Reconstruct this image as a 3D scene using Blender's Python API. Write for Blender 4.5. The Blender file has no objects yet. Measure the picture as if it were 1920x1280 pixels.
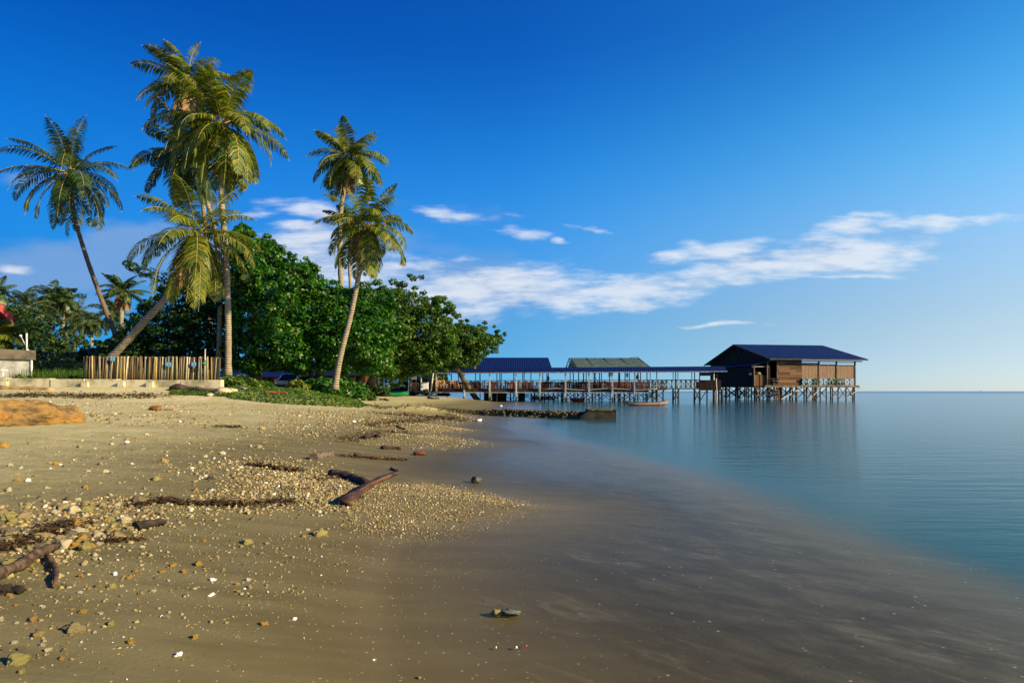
import bpy, bmesh, math, random
import numpy as np
from mathutils import Vector, Matrix, Euler, noise
SC = bpy.context.scene
R = math.radians
# ------------------------------------------------------------------ camera, sky, sun, exposure
CAMH = 1.32
cd = bpy.data.cameras.new('camera'); cam = bpy.data.objects.new('camera', cd)
SC.collection.objects.link(cam); SC.camera = cam
cam.location = (0, 0, CAMH); cam.rotation_euler = (R(90), 0, 0)
cd.lens = 20.0; cd.sensor_width = 36.0; cd.shift_y = 93/1920
cd.clip_start = 0.05; cd.clip_end = 20000
SC.view_settings.view_transform = 'Standard'; SC.view_settings.look = 'None'
SC.view_settings.gamma = 1.0; SC.view_settings.use_curve_mapping = False
SC.view_settings.exposure = 0.85
F = 1920*20/36.0
SUN_EL, SUN_AZ = R(24), R(111)          # azimuth clockwise from +Y (the view direction)
sun_dir = Vector((math.sin(SUN_AZ)*math.cos(SUN_EL), math.cos(SUN_AZ)*math.cos(SUN_EL), math.sin(SUN_EL)))
sl = bpy.data.lights.new('sun', 'SUN'); sl.energy = 5.0; sl.angle = R(0.5); sl.color = (1.0, 0.80, 0.44)
so = bpy.data.objects.new('sun', sl); SC.collection.objects.link(so)
so.rotation_euler = sun_dir.to_track_quat('Z', 'Y').to_euler(); so.location = (60, -15, 40)

W = bpy.data.worlds.new('World'); SC.world = W; W.use_nodes = True
nt = W.node_tree; nt.nodes.clear()
def lk(nt, a, b): nt.links.new(a, b)
def nd(nt, typ, **kw):
    n = nt.nodes.new(typ)
    for k, v in kw.items():
        if k.startswith('i_'):
            n.inputs[k[2:].replace('_', ' ')].default_value = v
        else: setattr(n, k, v)
    return n
def math_n(nt, op, a, b=None, clamp=False):
    n = nt.nodes.new('ShaderNodeMath'); n.operation = op; n.use_clamp = clamp
    for i, x in enumerate((a, b)):
        if x is None: continue
        if isinstance(x, (int, float)): n.inputs[i].default_value = x
        else: lk(nt, x, n.inputs[i])
    return n.outputs[0]
def maprange(nt, v, a, b, c=0.0, d=1.0, smooth=True):
    n = nt.nodes.new('ShaderNodeMapRange'); n.interpolation_type = 'SMOOTHSTEP' if smooth else 'LINEAR'
    lk(nt, v, n.inputs['Value'])
    for k, x in zip(('From Min', 'From Max', 'To Min', 'To Max'), (a, b, c, d)): n.inputs[k].default_value = x
    return n.outputs['Result']
def mixc(nt, fac, a, b, blend='MIX'):
    n = nt.nodes.new('ShaderNodeMix'); n.data_type = 'RGBA'; n.blend_type = blend
    for i, x in zip((0, 6, 7), (fac, a, b)):
        if isinstance(x, (int, float)): n.inputs[i].default_value = x
        elif isinstance(x, tuple): n.inputs[i].default_value = x if len(x) == 4 else (*x, 1)
        else: lk(nt, x, n.inputs[i])
    return n.outputs[2]

sky = nd(nt, 'ShaderNodeTexSky', sky_type='NISHITA', sun_disc=False, sun_elevation=SUN_EL, sun_rotation=SUN_AZ)
sky.air_density = 1.0; sky.dust_density = 0.0; sky.ozone_density = 6.0; sky.altitude = 0
hs = nd(nt, 'ShaderNodeHueSaturation'); hs.inputs['Saturation'].default_value = 1.0; hs.inputs['Hue'].default_value = 0.5
lk(nt, sky.outputs[0], hs.inputs['Color'])
bg = nd(nt, 'ShaderNodeBackground'); bg.inputs['Strength'].default_value = 0.10
tc = nd(nt, 'ShaderNodeTexCoord'); sp = nd(nt, 'ShaderNodeSeparateXYZ'); lk(nt, tc.outputs['Generated'], sp.inputs[0])
def wramp(v, stops):
    r = nd(nt, 'ShaderNodeValToRGB'); lk(nt, v, r.inputs[0]); e_ = r.color_ramp.elements; r.color_ramp.interpolation = 'B_SPLINE'
    while len(e_) < len(stops): e_.new(.5)
    for x_, (p_, c_) in zip(e_, stops): x_.position = p_; x_.color = (*[q*.5 for q in c_], 1)
    return r.outputs[0]
# polarised, clear tropical sky: deeper blue away from the sun and overhead, paler toward the sun and the horizon
rz_ = wramp(sp.outputs[2], [(0, (.42, .55, .90)), (.09, (.70, .55, .56)), (.22, (.95, .88, .92)), (.36, (.34, .98, 1.14)), (.52, (.08, .52, .95)), (1, (.08, .42, .9))])
rx_ = wramp(math_n(nt, 'MULTIPLY_ADD', sp.outputs[0], .5) if False else maprange(nt, sp.outputs[0], -1, 1, 0, 1, False), [(0, (.01, .32, .55)), (.18, (.015, .42, .68)), (.5, (.33, .92, 1.16)), (.66, (.85, 1.18, 1.16)), (.83, (1.6, 1.42, 1.12)), (1, (1.7, 1.5, 1.1))])
tm = mixc(nt, 1.0, rz_, rx_, 'MULTIPLY'); tm = mixc(nt, 1.0, hs.outputs[0], tm, 'MULTIPLY')
tv = nd(nt, 'ShaderNodeVectorMath', operation='SCALE'); lk(nt, tm, tv.inputs[0]); tv.inputs['Scale'].default_value = 4.0
lk(nt, tv.outputs[0], bg.inputs['Color'])
ysafe = math_n(nt, 'MAXIMUM', sp.outputs[1], 0.08)
U = math_n(nt, 'DIVIDE', sp.outputs[0], ysafe); V = math_n(nt, 'DIVIDE', sp.outputs[2], ysafe)
cb = nd(nt, 'ShaderNodeCombineXYZ'); lk(nt, U, cb.inputs[0]); lk(nt, V, cb.inputs[1])
uv = cb.outputs[0]
def warp_noise(scale, sx, sy, detail, rough=0.55, rot=0.0, off=0.0):
    m = nd(nt, 'ShaderNodeMapping', vector_type='POINT'); lk(nt, uv, m.inputs['Vector'])
    m.inputs['Scale'].default_value = (sx, sy, 1); m.inputs['Rotation'].default_value = (0, 0, rot)
    m.inputs['Location'].default_value = (off, off*.7, off)
    n = nd(nt, 'ShaderNodeTexNoise'); n.inputs['Scale'].default_value = scale
    n.inputs['Detail'].default_value = detail; n.inputs['Roughness'].default_value = rough
    lk(nt, m.outputs[0], n.inputs['Vector']); return n
wn = warp_noise(6, 1, 2.2, 3)
wv = nd(nt, 'ShaderNodeVectorMath', operation='MULTIPLY_ADD'); lk(nt, wn.outputs['Color'], wv.inputs[0])
wv.inputs[1].default_value = (0.13, 0.05, 0); wv.inputs[2].default_value = (-0.065, -0.025, 0)
wuv = nd(nt, 'ShaderNodeVectorMath', operation='ADD'); lk(nt, uv, wuv.inputs[0]); lk(nt, wv.outputs[0], wuv.inputs[1])
def blobs(lst):
    acc = None
    for (px, py, rx, ry, ang, amp) in lst:
        m = nd(nt, 'ShaderNodeMapping', vector_type='TEXTURE'); lk(nt, wuv.outputs[0], m.inputs['Vector'])
        m.inputs['Location'].default_value = ((px-960)/F, (733-py)/F, 0)
        m.inputs['Rotation'].default_value = (0, 0, R(ang)); m.inputs['Scale'].default_value = (rx/F, ry/F, 1)
        l = nd(nt, 'ShaderNodeVectorMath', operation='LENGTH'); lk(nt, m.outputs[0], l.inputs[0])
        r = maprange(nt, l.outputs['Value'], 0.0, 2.2, amp, 0.0)
        acc = r if acc is None else math_n(nt, 'MAXIMUM', acc, r)
    return acc
n1 = warp_noise(13, 1, 4.2, 6, 0.6, R(-7))
white = blobs([(1740,418,150,13,1,.85),(1640,405,60,8,6,.7),(1590,432,110,18,8,.8),(1610,482,120,30,5,1),(1450,497,190,24,8,1),(1330,468,90,18,12,.9),
    (1400,520,160,9,2,.8),(1180,545,120,30,4,1),(1080,560,90,22,10,.95),(960,530,130,34,2,1),(860,550,110,44,0,.95),(780,500,80,22,-4,.7),
    (1370,609,70,4,1,.75),(585,390,95,15,-6,.85),(580,450,90,22,3,.95),(620,490,110,30,0,.85),(690,520,90,30,0,.8),(540,455,70,14,4,.8),(560,425,60,12,0,.8),
    (845,403,80,10,-12,.75),(980,442,45,10,-8,.7),(1045,457,14,6,0,.8),(1090,433,45,5,-6,.7),(20,500,40,8,-3,.9),(480,400,50,10,0,.6),
    (940,412,50,6,0,.5),(900,480,110,7,-4,.45),(1600,520,90,5,2,.75)])
wmask = maprange(nt, math_n(nt, 'ADD', white, math_n(nt, 'MULTIPLY', n1.outputs['Fac'], 1.7)), 1.08, 1.95)
n2 = warp_noise(7, 1, 3.2, 5, 0.55, R(-3), 3.3)
grey = blobs([(110,500,260,50,2,.95),(230,440,90,28,4,.9),(330,480,200,50,0,.8),(620,470,170,60,0,.8),(60,560,200,50,0,.7),(850,540,190,55,0,.9),(30,335,60,14,0,.6),(270,296,30,6,0,.6),
    (860,400,130,20,-8,.5),(1500,480,260,40,8,.55)])
gmask = maprange(nt, math_n(nt, 'ADD', grey, n2.outputs['Fac']), 0.75, 1.35)
wmask = math_n(nt, 'MULTIPLY', wmask, maprange(nt, white, .12, .45))
front = maprange(nt, sp.outputs[1], 0.08, 0.3)
# grey and white cloud colours, mixed over the sky
cg = nd(nt, 'ShaderNodeBackground'); cg.inputs['Color'].default_value = (.13, .22, .38, 1); cg.inputs['Strength'].default_value = 1.0
cw = nd(nt, 'ShaderNodeBackground'); cw.inputs['Color'].default_value = (.47, .49, .52, 1); cw.inputs['Strength'].default_value = 1.0
m1 = nd(nt, 'ShaderNodeMixShader'); m2 = nd(nt, 'ShaderNodeMixShader')
lk(nt, math_n(nt, 'MULTIPLY', math_n(nt, 'MULTIPLY', gmask, .70), front), m1.inputs[0]); lk(nt, bg.outputs[0], m1.inputs[1]); lk(nt, cg.outputs[0], m1.inputs[2])
lk(nt, math_n(nt, 'MULTIPLY', math_n(nt, 'MULTIPLY', wmask, .78), front), m2.inputs[0]); lk(nt, m1.outputs[0], m2.inputs[1]); lk(nt, cw.outputs[0], m2.inputs[2])
wo = nd(nt, 'ShaderNodeOutputWorld'); lk(nt, m2.outputs[0], wo.inputs[0])

# ------------------------------------------------------------------ helpers
random.seed(11); RNG = np.random.default_rng(5)
def rnd(a, b): return random.uniform(a, b)
def at(px, py, D): return Vector(((px-960)/F*D, D, CAMH+(733-py)/F*D))
def link(o, parent=None):
    SC.collection.objects.link(o)
    if parent is not None: o.parent = parent
    return o
def tag(o, label=None, cat=None, group=None, kind=None):
    if label: o['label'] = label
    if cat: o['category'] = cat
    if group: o['group'] = group
    if kind: o['kind'] = kind
    return o
def thing(name, label, cat, loc=(0, 0, 0), group=None, rz=0.0):
    o = bpy.data.objects.new(name, None); link(o); o.location = loc; o.rotation_euler = (0, 0, rz)
    o.empty_display_size = .2
    return tag(o, label, cat, group)
def fast_mesh(name, V, Fc, mats, parent=None, smooth=False):
    V = np.asarray(V, np.float32); Fc = np.asarray(Fc, np.int32)
    me = bpy.data.meshes.new(name); n, k = Fc.shape
    me.vertices.add(len(V)); me.vertices.foreach_set('co', V.ravel())
    me.loops.add(n*k); me.loops.foreach_set('vertex_index', Fc.ravel())
    me.polygons.add(n); me.polygons.foreach_set('loop_start', np.arange(0, n*k, k, dtype=np.int32))
    if smooth: me.polygons.foreach_set('use_smooth', np.ones(n, bool))
    me.update(calc_edges=True)
    for m in (mats if isinstance(mats, (list, tuple)) else [mats]): me.materials.append(m)
    return link(bpy.data.objects.new(name, me), parent)
class MB:
    def __init__(s): s.v = []; s.f = []; s.sm = []
    def box(s, c, size, rot=None, taper=1.0):
        hx, hy, hz = (x/2 for x in size); b = len(s.v); c = Vector(c)
        for z in (-1, 1):
            t = taper if z > 0 else 1
            for x, y in ((-1, -1), (1, -1), (1, 1), (-1, 1)):
                p = Vector((x*hx*t, y*hy*t, z*hz))
                if rot is not None: p = rot @ p
                s.v.append(c+p)
        for q in ((0,3,2,1),(4,5,6,7),(0,1,5,4),(1,2,6,5),(2,3,7,6),(3,0,4,7)): s.f.append(tuple(b+i for i in q)); s.sm.append(False)
        return s
    def beam(s, p, q, w, h=None, up=Vector((0, 0, 1))):
        p = Vector(p); q = Vector(q); h = h or w; d = q-p; L = d.length
        if L < 1e-6: return s
        x = d/L; y = up.cross(x)
        if y.length < 1e-3: y = Vector((0, 1, 0)).cross(x)
        y.normalize(); z = x.cross(y)
        return s.box((p+q)/2, (L, w, h), Matrix((x, y, z)).transposed())
    def tube(s, pts, rad, n=8, cap=True, squash=None):
        pts = [Vector(p) for p in pts]; b = len(s.v); m = len(pts)
        if not isinstance(rad, (list, tuple)): rad = [rad]*m
        ref = None
        for i, p in enumerate(pts):
            t = (pts[min(i+1, m-1)]-pts[max(i-1, 0)]).normalized()
            if ref is None: ref = t.orthogonal().normalized()
            ref = (ref - t*ref.dot(t)).normalized(); bi = t.cross(ref)
            for k in range(n):
                a = 2*math.pi*k/n; s.v.append(p+(ref*math.cos(a)+bi*math.sin(a)*(squash or 1))*rad[i])
        for i in range(m-1):
            for k in range(n):
                s.f.append((b+i*n+k, b+i*n+(k+1) % n, b+(i+1)*n+(k+1) % n, b+(i+1)*n+k)); s.sm.append(True)
        if cap:
            s.f.append(tuple(b+k for k in reversed(range(n)))); s.f.append(tuple(b+(m-1)*n+k for k in range(n))); s.sm += [False, False]
        return s
    def poly(s, pts, th=None):
        """convex polygon; with th extruded by the vector th"""
        b = len(s.v); n = len(pts); s.v += [Vector(p) for p in pts]
        s.f.append(tuple(b+i for i in range(n))); s.sm.append(False)
        if th is not None:
            s.v += [Vector(p)+Vector(th) for p in pts]
            s.f.append(tuple(b+n+i for i in reversed(range(n)))); s.sm.append(False)
            for i in range(n): s.f.append((b+i, b+n+i, b+n+(i+1) % n, b+(i+1) % n)); s.sm.append(False)
        return s
    def lathe(s, c, prof, n=12):
        b = len(s.v); c = Vector(c); m = len(prof)
        for r, z in prof:
            for k in range(n): a = 2*math.pi*k/n; s.v.append(c+Vector((r*math.cos(a), r*math.sin(a), z)))
        for i in range(m-1):
            for k in range(n): s.f.append((b+i*n+k, b+i*n+(k+1) % n, b+(i+1)*n+(k+1) % n, b+(i+1)*n+k)); s.sm.append(True)
        s.f.append(tuple(b+k for k in reversed(range(n)))); s.f.append(tuple(b+(m-1)*n+k for k in range(n))); s.sm += [False, False]
        return s
    def build(s, name, mat, parent=None, fix=True):
        me = bpy.data.meshes.new(name); me.from_pydata([tuple(v) for v in s.v], [], s.f)
        me.polygons.foreach_set('use_smooth', s.sm); me.materials.append(mat)
        if fix:
            bm = bmesh.new(); bm.from_mesh(me); bmesh.ops.recalc_face_normals(bm, faces=bm.faces); bm.to_mesh(me); bm.free()
        me.update()
        o = bpy.data.objects.new(name, me); link(o, parent)
        if parent is not None and parent.type == 'EMPTY' or parent is not None: o.matrix_parent_inverse = Matrix.Identity(4)
        return o
def rel(o, root):      # a mesh built in world coordinates becomes a child that stays put
    mw = Matrix.LocRotScale(root.location, root.rotation_euler, root.scale).inverted()
    if root.parent is not None: mw = mw @ Matrix.LocRotScale(root.parent.location, root.parent.rotation_euler, root.parent.scale).inverted()
    o.data.transform(mw); return o
def WB(mb, name, mat, root): return rel(mb.build(name, mat, root), root)

# ------------------------------------------------------------------ materials
def new_mat(name):
    m = bpy.data.materials.new(name); m.use_nodes = True; t = m.node_tree; t.nodes.clear()
    out = nd(t, 'ShaderNodeOutputMaterial'); b = nd(t, 'ShaderNodeBsdfPrincipled'); lk(t, b.outputs[0], out.inputs[0])
    return m, t, b, out
def tnoise(t, scale, detail=4, rough=.55, stretch=None, coord='Object', rot=None):
    tc = nd(t, 'ShaderNodeTexCoord'); v = tc.outputs[coord]
    if stretch:
        mp = nd(t, 'ShaderNodeMapping'); lk(t, v, mp.inputs[0]); mp.inputs['Scale'].default_value = stretch
        if rot: mp.inputs['Rotation'].default_value = rot
        v = mp.outputs[0]
    n = nd(t, 'ShaderNodeTexNoise'); lk(t, v, n.inputs['Vector'])
    n.inputs['Scale'].default_value = scale; n.inputs['Detail'].default_value = detail; n.inputs['Roughness'].default_value = rough
    return n.outputs['Fac']
def bump(t, b, h, strength=.3, dist=.02):
    n = nd(t, 'ShaderNodeBump'); lk(t, h, n.inputs['Height']); n.inputs['Strength'].default_value = strength
    n.inputs['Distance'].default_value = dist; lk(t, n.outputs[0], b.inputs['Normal']); return n
def simple(name, c1, c2, scale=4, rough=.7, stretch=None, bs=.3, bd=.01, island=0.0, metal=0.0, lo=.35, hi=.65, detail=5):
    m, t, b, o = new_mat(name)
    n = tnoise(t, scale, detail, .6, stretch)
    f = maprange(t, n, lo, hi)
    c = mixc(t, f, c1, c2)
    if island:
        g = nd(t, 'ShaderNodeNewGeometry'); r = maprange(t, g.outputs['Random Per Island'], 0, 1, 1-island, 1+island, False)
        c = mixc(t, 1.0, c, (1, 1, 1), 'MULTIPLY')
        mm = nd(t, 'ShaderNodeVectorMath', operation='SCALE'); lk(t, c, mm.inputs[0]); lk(t, r, mm.inputs['Scale']); c = mm.outputs[0]
    lk(t, c, b.inputs['Base Color']); b.inputs['Roughness'].default_value = rough; b.inputs['Metallic'].default_value = metal
    b.inputs['Specular IOR Level'].default_value = .3
    if bs: bump(t, b, n, bs, bd)
    return m
def ramp(t, v, stops):
    r = nd(t, 'ShaderNodeValToRGB'); lk(t, v, r.inputs[0]); e = r.color_ramp.elements
    while len(e) < len(stops): e.new(.5)
    for x, (p, c) in zip(e, stops): x.position = p; x.color = (*c, 1)
    return r.outputs[0]
def leafmat(name, stops, trans=.35, rough=.5, spec=.3):
    m, t, b, o = new_mat(name)
    g = nd(t, 'ShaderNodeNewGeometry'); c = ramp(t, g.outputs['Random Per Island'], stops)
    nz = tnoise(t, .55, 4, .6); c = mixc(t, maprange(t, nz, .42, .62, 0, .6), c, mixc(t, 1.0, c, (.45, .50, .42), 'MULTIPLY'))
    nz2 = tnoise(t, 1.3, 3, .6, (1, 1, 1.4)); c = mixc(t, maprange(t, nz2, .58, .70, 0, .55), c, mixc(t, 1.0, c, (2.1, 1.5, 1.0), 'MULTIPLY'))
    lk(t, c, b.inputs['Base Color']); b.inputs['Roughness'].default_value = rough; b.inputs['Specular IOR Level'].default_value = spec
    tr = nd(t, 'ShaderNodeBsdfTranslucent')
    cc = mixc(t, 1.0, c, (1.5, 1.7, .6), 'MULTIPLY'); lk(t, cc, tr.inputs['Color'])
    mx = nd(t, 'ShaderNodeMixShader'); mx.inputs[0].default_value = trans
    lk(t, b.outputs[0], mx.inputs[1]); lk(t, tr.outputs[0], mx.inputs[2]); lk(t, mx.outputs[0], o.inputs[0])
    return m
M = {}
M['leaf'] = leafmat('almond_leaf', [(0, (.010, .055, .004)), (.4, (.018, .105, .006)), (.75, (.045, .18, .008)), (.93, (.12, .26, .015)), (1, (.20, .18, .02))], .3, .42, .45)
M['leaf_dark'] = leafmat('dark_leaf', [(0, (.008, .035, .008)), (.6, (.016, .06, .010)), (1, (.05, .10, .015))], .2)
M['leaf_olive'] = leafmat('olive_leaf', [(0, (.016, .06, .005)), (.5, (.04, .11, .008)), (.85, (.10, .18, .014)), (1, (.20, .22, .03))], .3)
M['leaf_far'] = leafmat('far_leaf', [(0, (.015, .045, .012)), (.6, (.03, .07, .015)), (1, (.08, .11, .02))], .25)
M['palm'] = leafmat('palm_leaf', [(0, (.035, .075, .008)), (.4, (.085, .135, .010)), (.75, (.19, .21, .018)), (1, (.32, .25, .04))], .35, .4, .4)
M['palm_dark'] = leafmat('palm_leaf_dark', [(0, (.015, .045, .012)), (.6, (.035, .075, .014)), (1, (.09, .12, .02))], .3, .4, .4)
M['palm_yellow'] = leafmat('palm_leaf_yellow', [(0, (.08, .13, .015)), (.5, (.16, .20, .02)), (1, (.32, .28, .04))], .4, .4, .4)
M['palm_dead'] = leafmat('palm_leaf_dead', [(0, (.16, .09, .04)), (.5, (.26, .16, .08)), (1, (.40, .30, .18))], .2, .7, .2)
M['rachis'] = simple('rachis', (.20, .19, .05), (.34, .28, .09), 6, .5, bs=0)
M['grass'] = leafmat('ground_leaf', [(0, (.02, .07, .008)), (.5, (.06, .14, .012)), (.85, (.14, .22, .02)), (1, (.25, .24, .05))], .3)
def bark(name, c1, c2, ring=14):
    m, t, b, o = new_mat(name)
    tc = nd(t, 'ShaderNodeTexCoord'); w = nd(t, 'ShaderNodeTexWave', wave_type='BANDS', bands_direction='Z')
    lk(t, tc.outputs['Object'], w.inputs[0]); w.inputs['Scale'].default_value = ring*.1; w.inputs['Distortion'].default_value = 2.5
    w.inputs['Detail'].default_value = 3; w.inputs['Detail Scale'].default_value = 2
    n = tnoise(t, 5, 5, .6)
    f = math_n(t, 'ADD', math_n(t, 'MULTIPLY', w.outputs['Fac'], .45), math_n(t, 'MULTIPLY', n, .7))
    lk(t, mixc(t, maprange(t, f, .3, .85), c1, c2), b.inputs['Base Color']); b.inputs['Roughness'].default_value = .85
    b.inputs['Specular IOR Level'].default_value = .2
    bump(t, b, f, .7, .03); return m
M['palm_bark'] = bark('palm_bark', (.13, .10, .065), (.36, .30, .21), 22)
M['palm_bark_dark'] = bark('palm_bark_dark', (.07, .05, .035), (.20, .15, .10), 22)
M['bark'] = bark('tree_bark', (.035, .026, .018), (.12, .09, .06), 3)
def blue_roof():
    m, t, b, o = new_mat('blue_roof')
    n = tnoise(t, 1.2, 5, .6, (1, 1, 1)); c = mixc(t, maprange(t, n, .3, .75), (.0008, .006, .050), (.002, .010, .085)); n9 = tnoise(t, 2.2, 6, .7, (1, 1, 1)); c = mixc(t, maprange(t, n9, .58, .75, 0, .5), c, (.02, .03, .08))
    lk(t, c, b.inputs['Base Color']); b.inputs['Roughness'].default_value = .55; b.inputs['Specular IOR Level'].default_value = .2
    tc = nd(t, 'ShaderNodeTexCoord'); w = nd(t, 'ShaderNodeTexWave', bands_direction='X'); lk(t, tc.outputs['Object'], w.inputs[0])
    w.inputs['Scale'].default_value = 1.3; bump(t, b, w.outputs['Fac'], .8, .06); return m
M['blue_roof'] = blue_roof()
def planks(name, c1, c2, c3, vert=False, ph=.22):
    m, t, b, o = new_mat(name)
    tc = nd(t, 'ShaderNodeTexCoord'); mp = nd(t, 'ShaderNodeMapping'); lk(t, tc.outputs['Object'], mp.inputs[0])
    sp_ = nd(t, 'ShaderNodeSeparateXYZ'); lk(t, mp.outputs[0], sp_.inputs[0])
    run = math_n(t, 'ADD', sp_.outputs[0], sp_.outputs[1]); up = sp_.outputs[2]
    if vert: run, up = up, run
    cbn = nd(t, 'ShaderNodeCombineXYZ'); lk(t, run, cbn.inputs[0]); lk(t, up, cbn.inputs[1])
    bk = nd(t, 'ShaderNodeTexBrick'); lk(t, cbn.outputs[0], bk.inputs['Vector'])
    bk.inputs['Scale'].default_value = 1; bk.inputs['Brick Width'].default_value = 2.6; bk.inputs['Row Height'].default_value = ph
    bk.inputs['Mortar Size'].default_value = .012; bk.inputs['Color1'].default_value = (0, 0, 0, 1); bk.inputs['Color2'].default_value = (1, 1, 1, 1)
    bk.inputs['Mortar'].default_value = (.5, .5, .5, 1); bk.offset = .37
    n = tnoise(t, 3, 6, .65, (1, 1, 9) if not vert else (9, 9, 1))
    rv = nd(t, 'ShaderNodeSeparateColor'); lk(t, bk.outputs['Color'], rv.inputs[0])
    f = math_n(t, 'ADD', math_n(t, 'MULTIPLY', rv.outputs[0], .6), math_n(t, 'MULTIPLY', n, .45))
    c = ramp(t, f, [(.15, c1), (.5, c2), (.9, c3)])
    c = mixc(t, bk.outputs['Fac'], c, (.01, .008, .006))
    lk(t, c, b.inputs['Base Color']); b.inputs['Roughness'].default_value = .8; b.inputs['Specular IOR Level'].default_value = .2
    bump(t, b, math_n(t, 'SUBTRACT', n, bk.outputs['Fac']), .6, .02); return m
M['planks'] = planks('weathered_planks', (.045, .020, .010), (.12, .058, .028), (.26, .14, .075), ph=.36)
M['planks_dark'] = planks('dark_planks', (.016, .007, .004), (.034, .015, .009), (.065, .032, .018), vert=True)  # shade of the gable and annex side is put into this darker plank colour
M['planks_red'] = planks('brown_boards', (.10, .045, .022), (.17, .08, .04), (.25, .13, .07), vert=True, ph=.5)
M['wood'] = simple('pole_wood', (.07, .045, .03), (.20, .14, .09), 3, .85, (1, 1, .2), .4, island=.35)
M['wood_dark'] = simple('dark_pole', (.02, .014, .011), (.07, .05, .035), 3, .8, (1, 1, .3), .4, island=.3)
M['wood_red'] = simple('red_wood', (.09, .028, .016), (.17, .06, .035), 4, .7, None, .3, island=.35)
M['pale_wood'] = simple('pale_pole', (.35, .30, .24), (.60, .54, .46), 3, .7, (1, 1, .3), .3, island=.15)
M['deck'] = simple('deck_edge', (.045, .032, .024), (.11, .08, .06), 2, .85, (1, 1, 4), .3)
M['pale_metal'] = simple('pale_paint', (.45, .46, .47), (.66, .67, .68), 2, .5, None, .1, island=.1)
M['concrete'] = simple('concrete', (.22, .19, .11), (.60, .53, .35), 1.3, .9, None, .5, .03, detail=8, lo=.3, hi=.6)
M['concrete_grey'] = simple('grey_concrete', (.16, .16, .15), (.36, .36, .34), 1.5, .9, None, .5, .02, detail=8)
M['concrete_dark'] = simple('dark_concrete', (.012, .011, .009), (.04, .036, .026), 3, .9, None, .7, .03, detail=8)
M['blind'] = simple('bamboo_blind', (.19, .115, .07), (.31, .20, .13), 2, .8, (12, 12, .5), .5, .01)
M['orange_wood'] = simple('orange_beam', (.45, .22, .03), (.6, .33, .06), 4, .7)
M['red_paint'] = simple('red_paint', (.35, .02, .015), (.50, .035, .03), 5, .5, None, .1)
M['red_roof'] = simple('red_roof', (.25, .02, .015), (.40, .04, .03), 5, .7, (1, 6, 1), .5)
M['cream'] = simple('cream_wall', (.5, .45, .33), (.6, .55, .42), 2, .9)
M['green_paint'] = simple('green_paint', (.004, .14, .05), (.012, .23, .085), 3, .5, None, .2)
M['white'] = simple('white_paint', (.65, .65, .63), (.8, .8, .78), 6, .5, None, .1)
M['car_paint'] = simple('silver_paint', (.62, .63, .64), (.7, .71, .72), 6, .25, None, 0)
M['glass'] = simple('dark_glass', (.01, .012, .014), (.02, .022, .025), 3, .08, None, 0)
M['rubber'] = simple('rubber', (.015, .015, .015), (.03, .03, .03), 5, .8)
M['kayak'] = simple('orange_red_plastic', (.55, .05, .015), (.7, .08, .02), 3, .4, None, 0)
M['boat_pink'] = simple('faded_boat_paint', (.22, .12, .10), (.40, .26, .22), 3, .7, (1, 1, 6))
def tide(name, base, c1, c2):
    m, t, b, o = new_mat(name); n = tnoise(t, 2.5, 5, .6, (2, 2, .5)); g = nd(t, 'ShaderNodeNewGeometry'); s_ = nd(t, 'ShaderNodeSeparateXYZ'); lk(t, g.outputs['Position'], s_.inputs[0])
    c = mixc(t, maprange(t, n, .35, .65), c1, c2); zt = math_n(t, 'ADD', s_.outputs[2], math_n(t, 'MULTIPLY', n, .6))
    c = mixc(t, maprange(t, zt, .7, 1.15), (.035, .03, .016), c); lk(t, c, b.inputs['Base Color']); b.inputs['Roughness'].default_value = .75; bump(t, b, n, .4, .02); M[base] = m
tide('weathered_post', 'tide_post', (.28, .27, .25), (.58, .58, .57))
M['rope'] = simple('pale_rope', (.4, .38, .3), (.5, .47, .4), 8, .9)
M['netroof'] = simple('grey_green_sheet', (.045, .075, .06), (.09, .13, .10), 1.5, .7, None, .2)
M['steel_green'] = simple('dark_green_frame', (.015, .03, .022), (.035, .05, .04), 4, .6)
M['driftwood'] = simple('brown_driftwood', (.035, .022, .014), (.14, .085, .05), 4, .75, (1, 6, 6), .8, .02)
M['plankdrift'] = simple('red_brown_plank', (.026, .012, .006), (.15, .068, .024), 3, .6, (1, 7, 7), .8, .015)
M['blackwood'] = simple('charred_wood', (.012, .009, .007), (.06, .04, .03), 5, .9, None, .9, .03)
M['greywood'] = simple('grey_driftwood', (.06, .045, .035), (.19, .14, .10), 5, .85, (1, 6, 6), .9, .02)
M['husk'] = simple('coconut_husk', (.07, .025, .008), (.24, .10, .03), 9, .9, None, .9, .03)
M['weed'] = simple('dry_seaweed', (.03, .018, .008), (.12, .07, .025), 12, .9, None, 0, island=.5)
M['rock'] = simple('dark_rock', (.03, .03, .025), (.10, .095, .08), 6, .8, None, .8, .03)
M['jelly'] = simple('grey_green_jelly', (.09, .09, .06), (.15, .14, .10), 8, .15, None, .3)
def orange_log():
    m, t, b, o = new_mat('orange_log')
    n = tnoise(t, 1.6, 6, .6, (1, 2.5, 2.5)); n2 = tnoise(t, 9, 5, .6, (.4, 2, 2))
    f = math_n(t, 'ADD', math_n(t, 'MULTIPLY', n, .75), math_n(t, 'MULTIPLY', n2, .25))
    lk(t, ramp(t, f, [(.32, (.02, .013, .006)), (.43, (.10, .06, .02)), (.52, (.22, .13, .035)), (.60, (.26, .13, .025)), (.70, (.32, .11, .010))]), b.inputs['Base Color'])
    b.inputs['Roughness'].default_value = .8; bump(t, b, f, 1.0, .09); return m
M['orange_log'] = orange_log()
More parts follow.
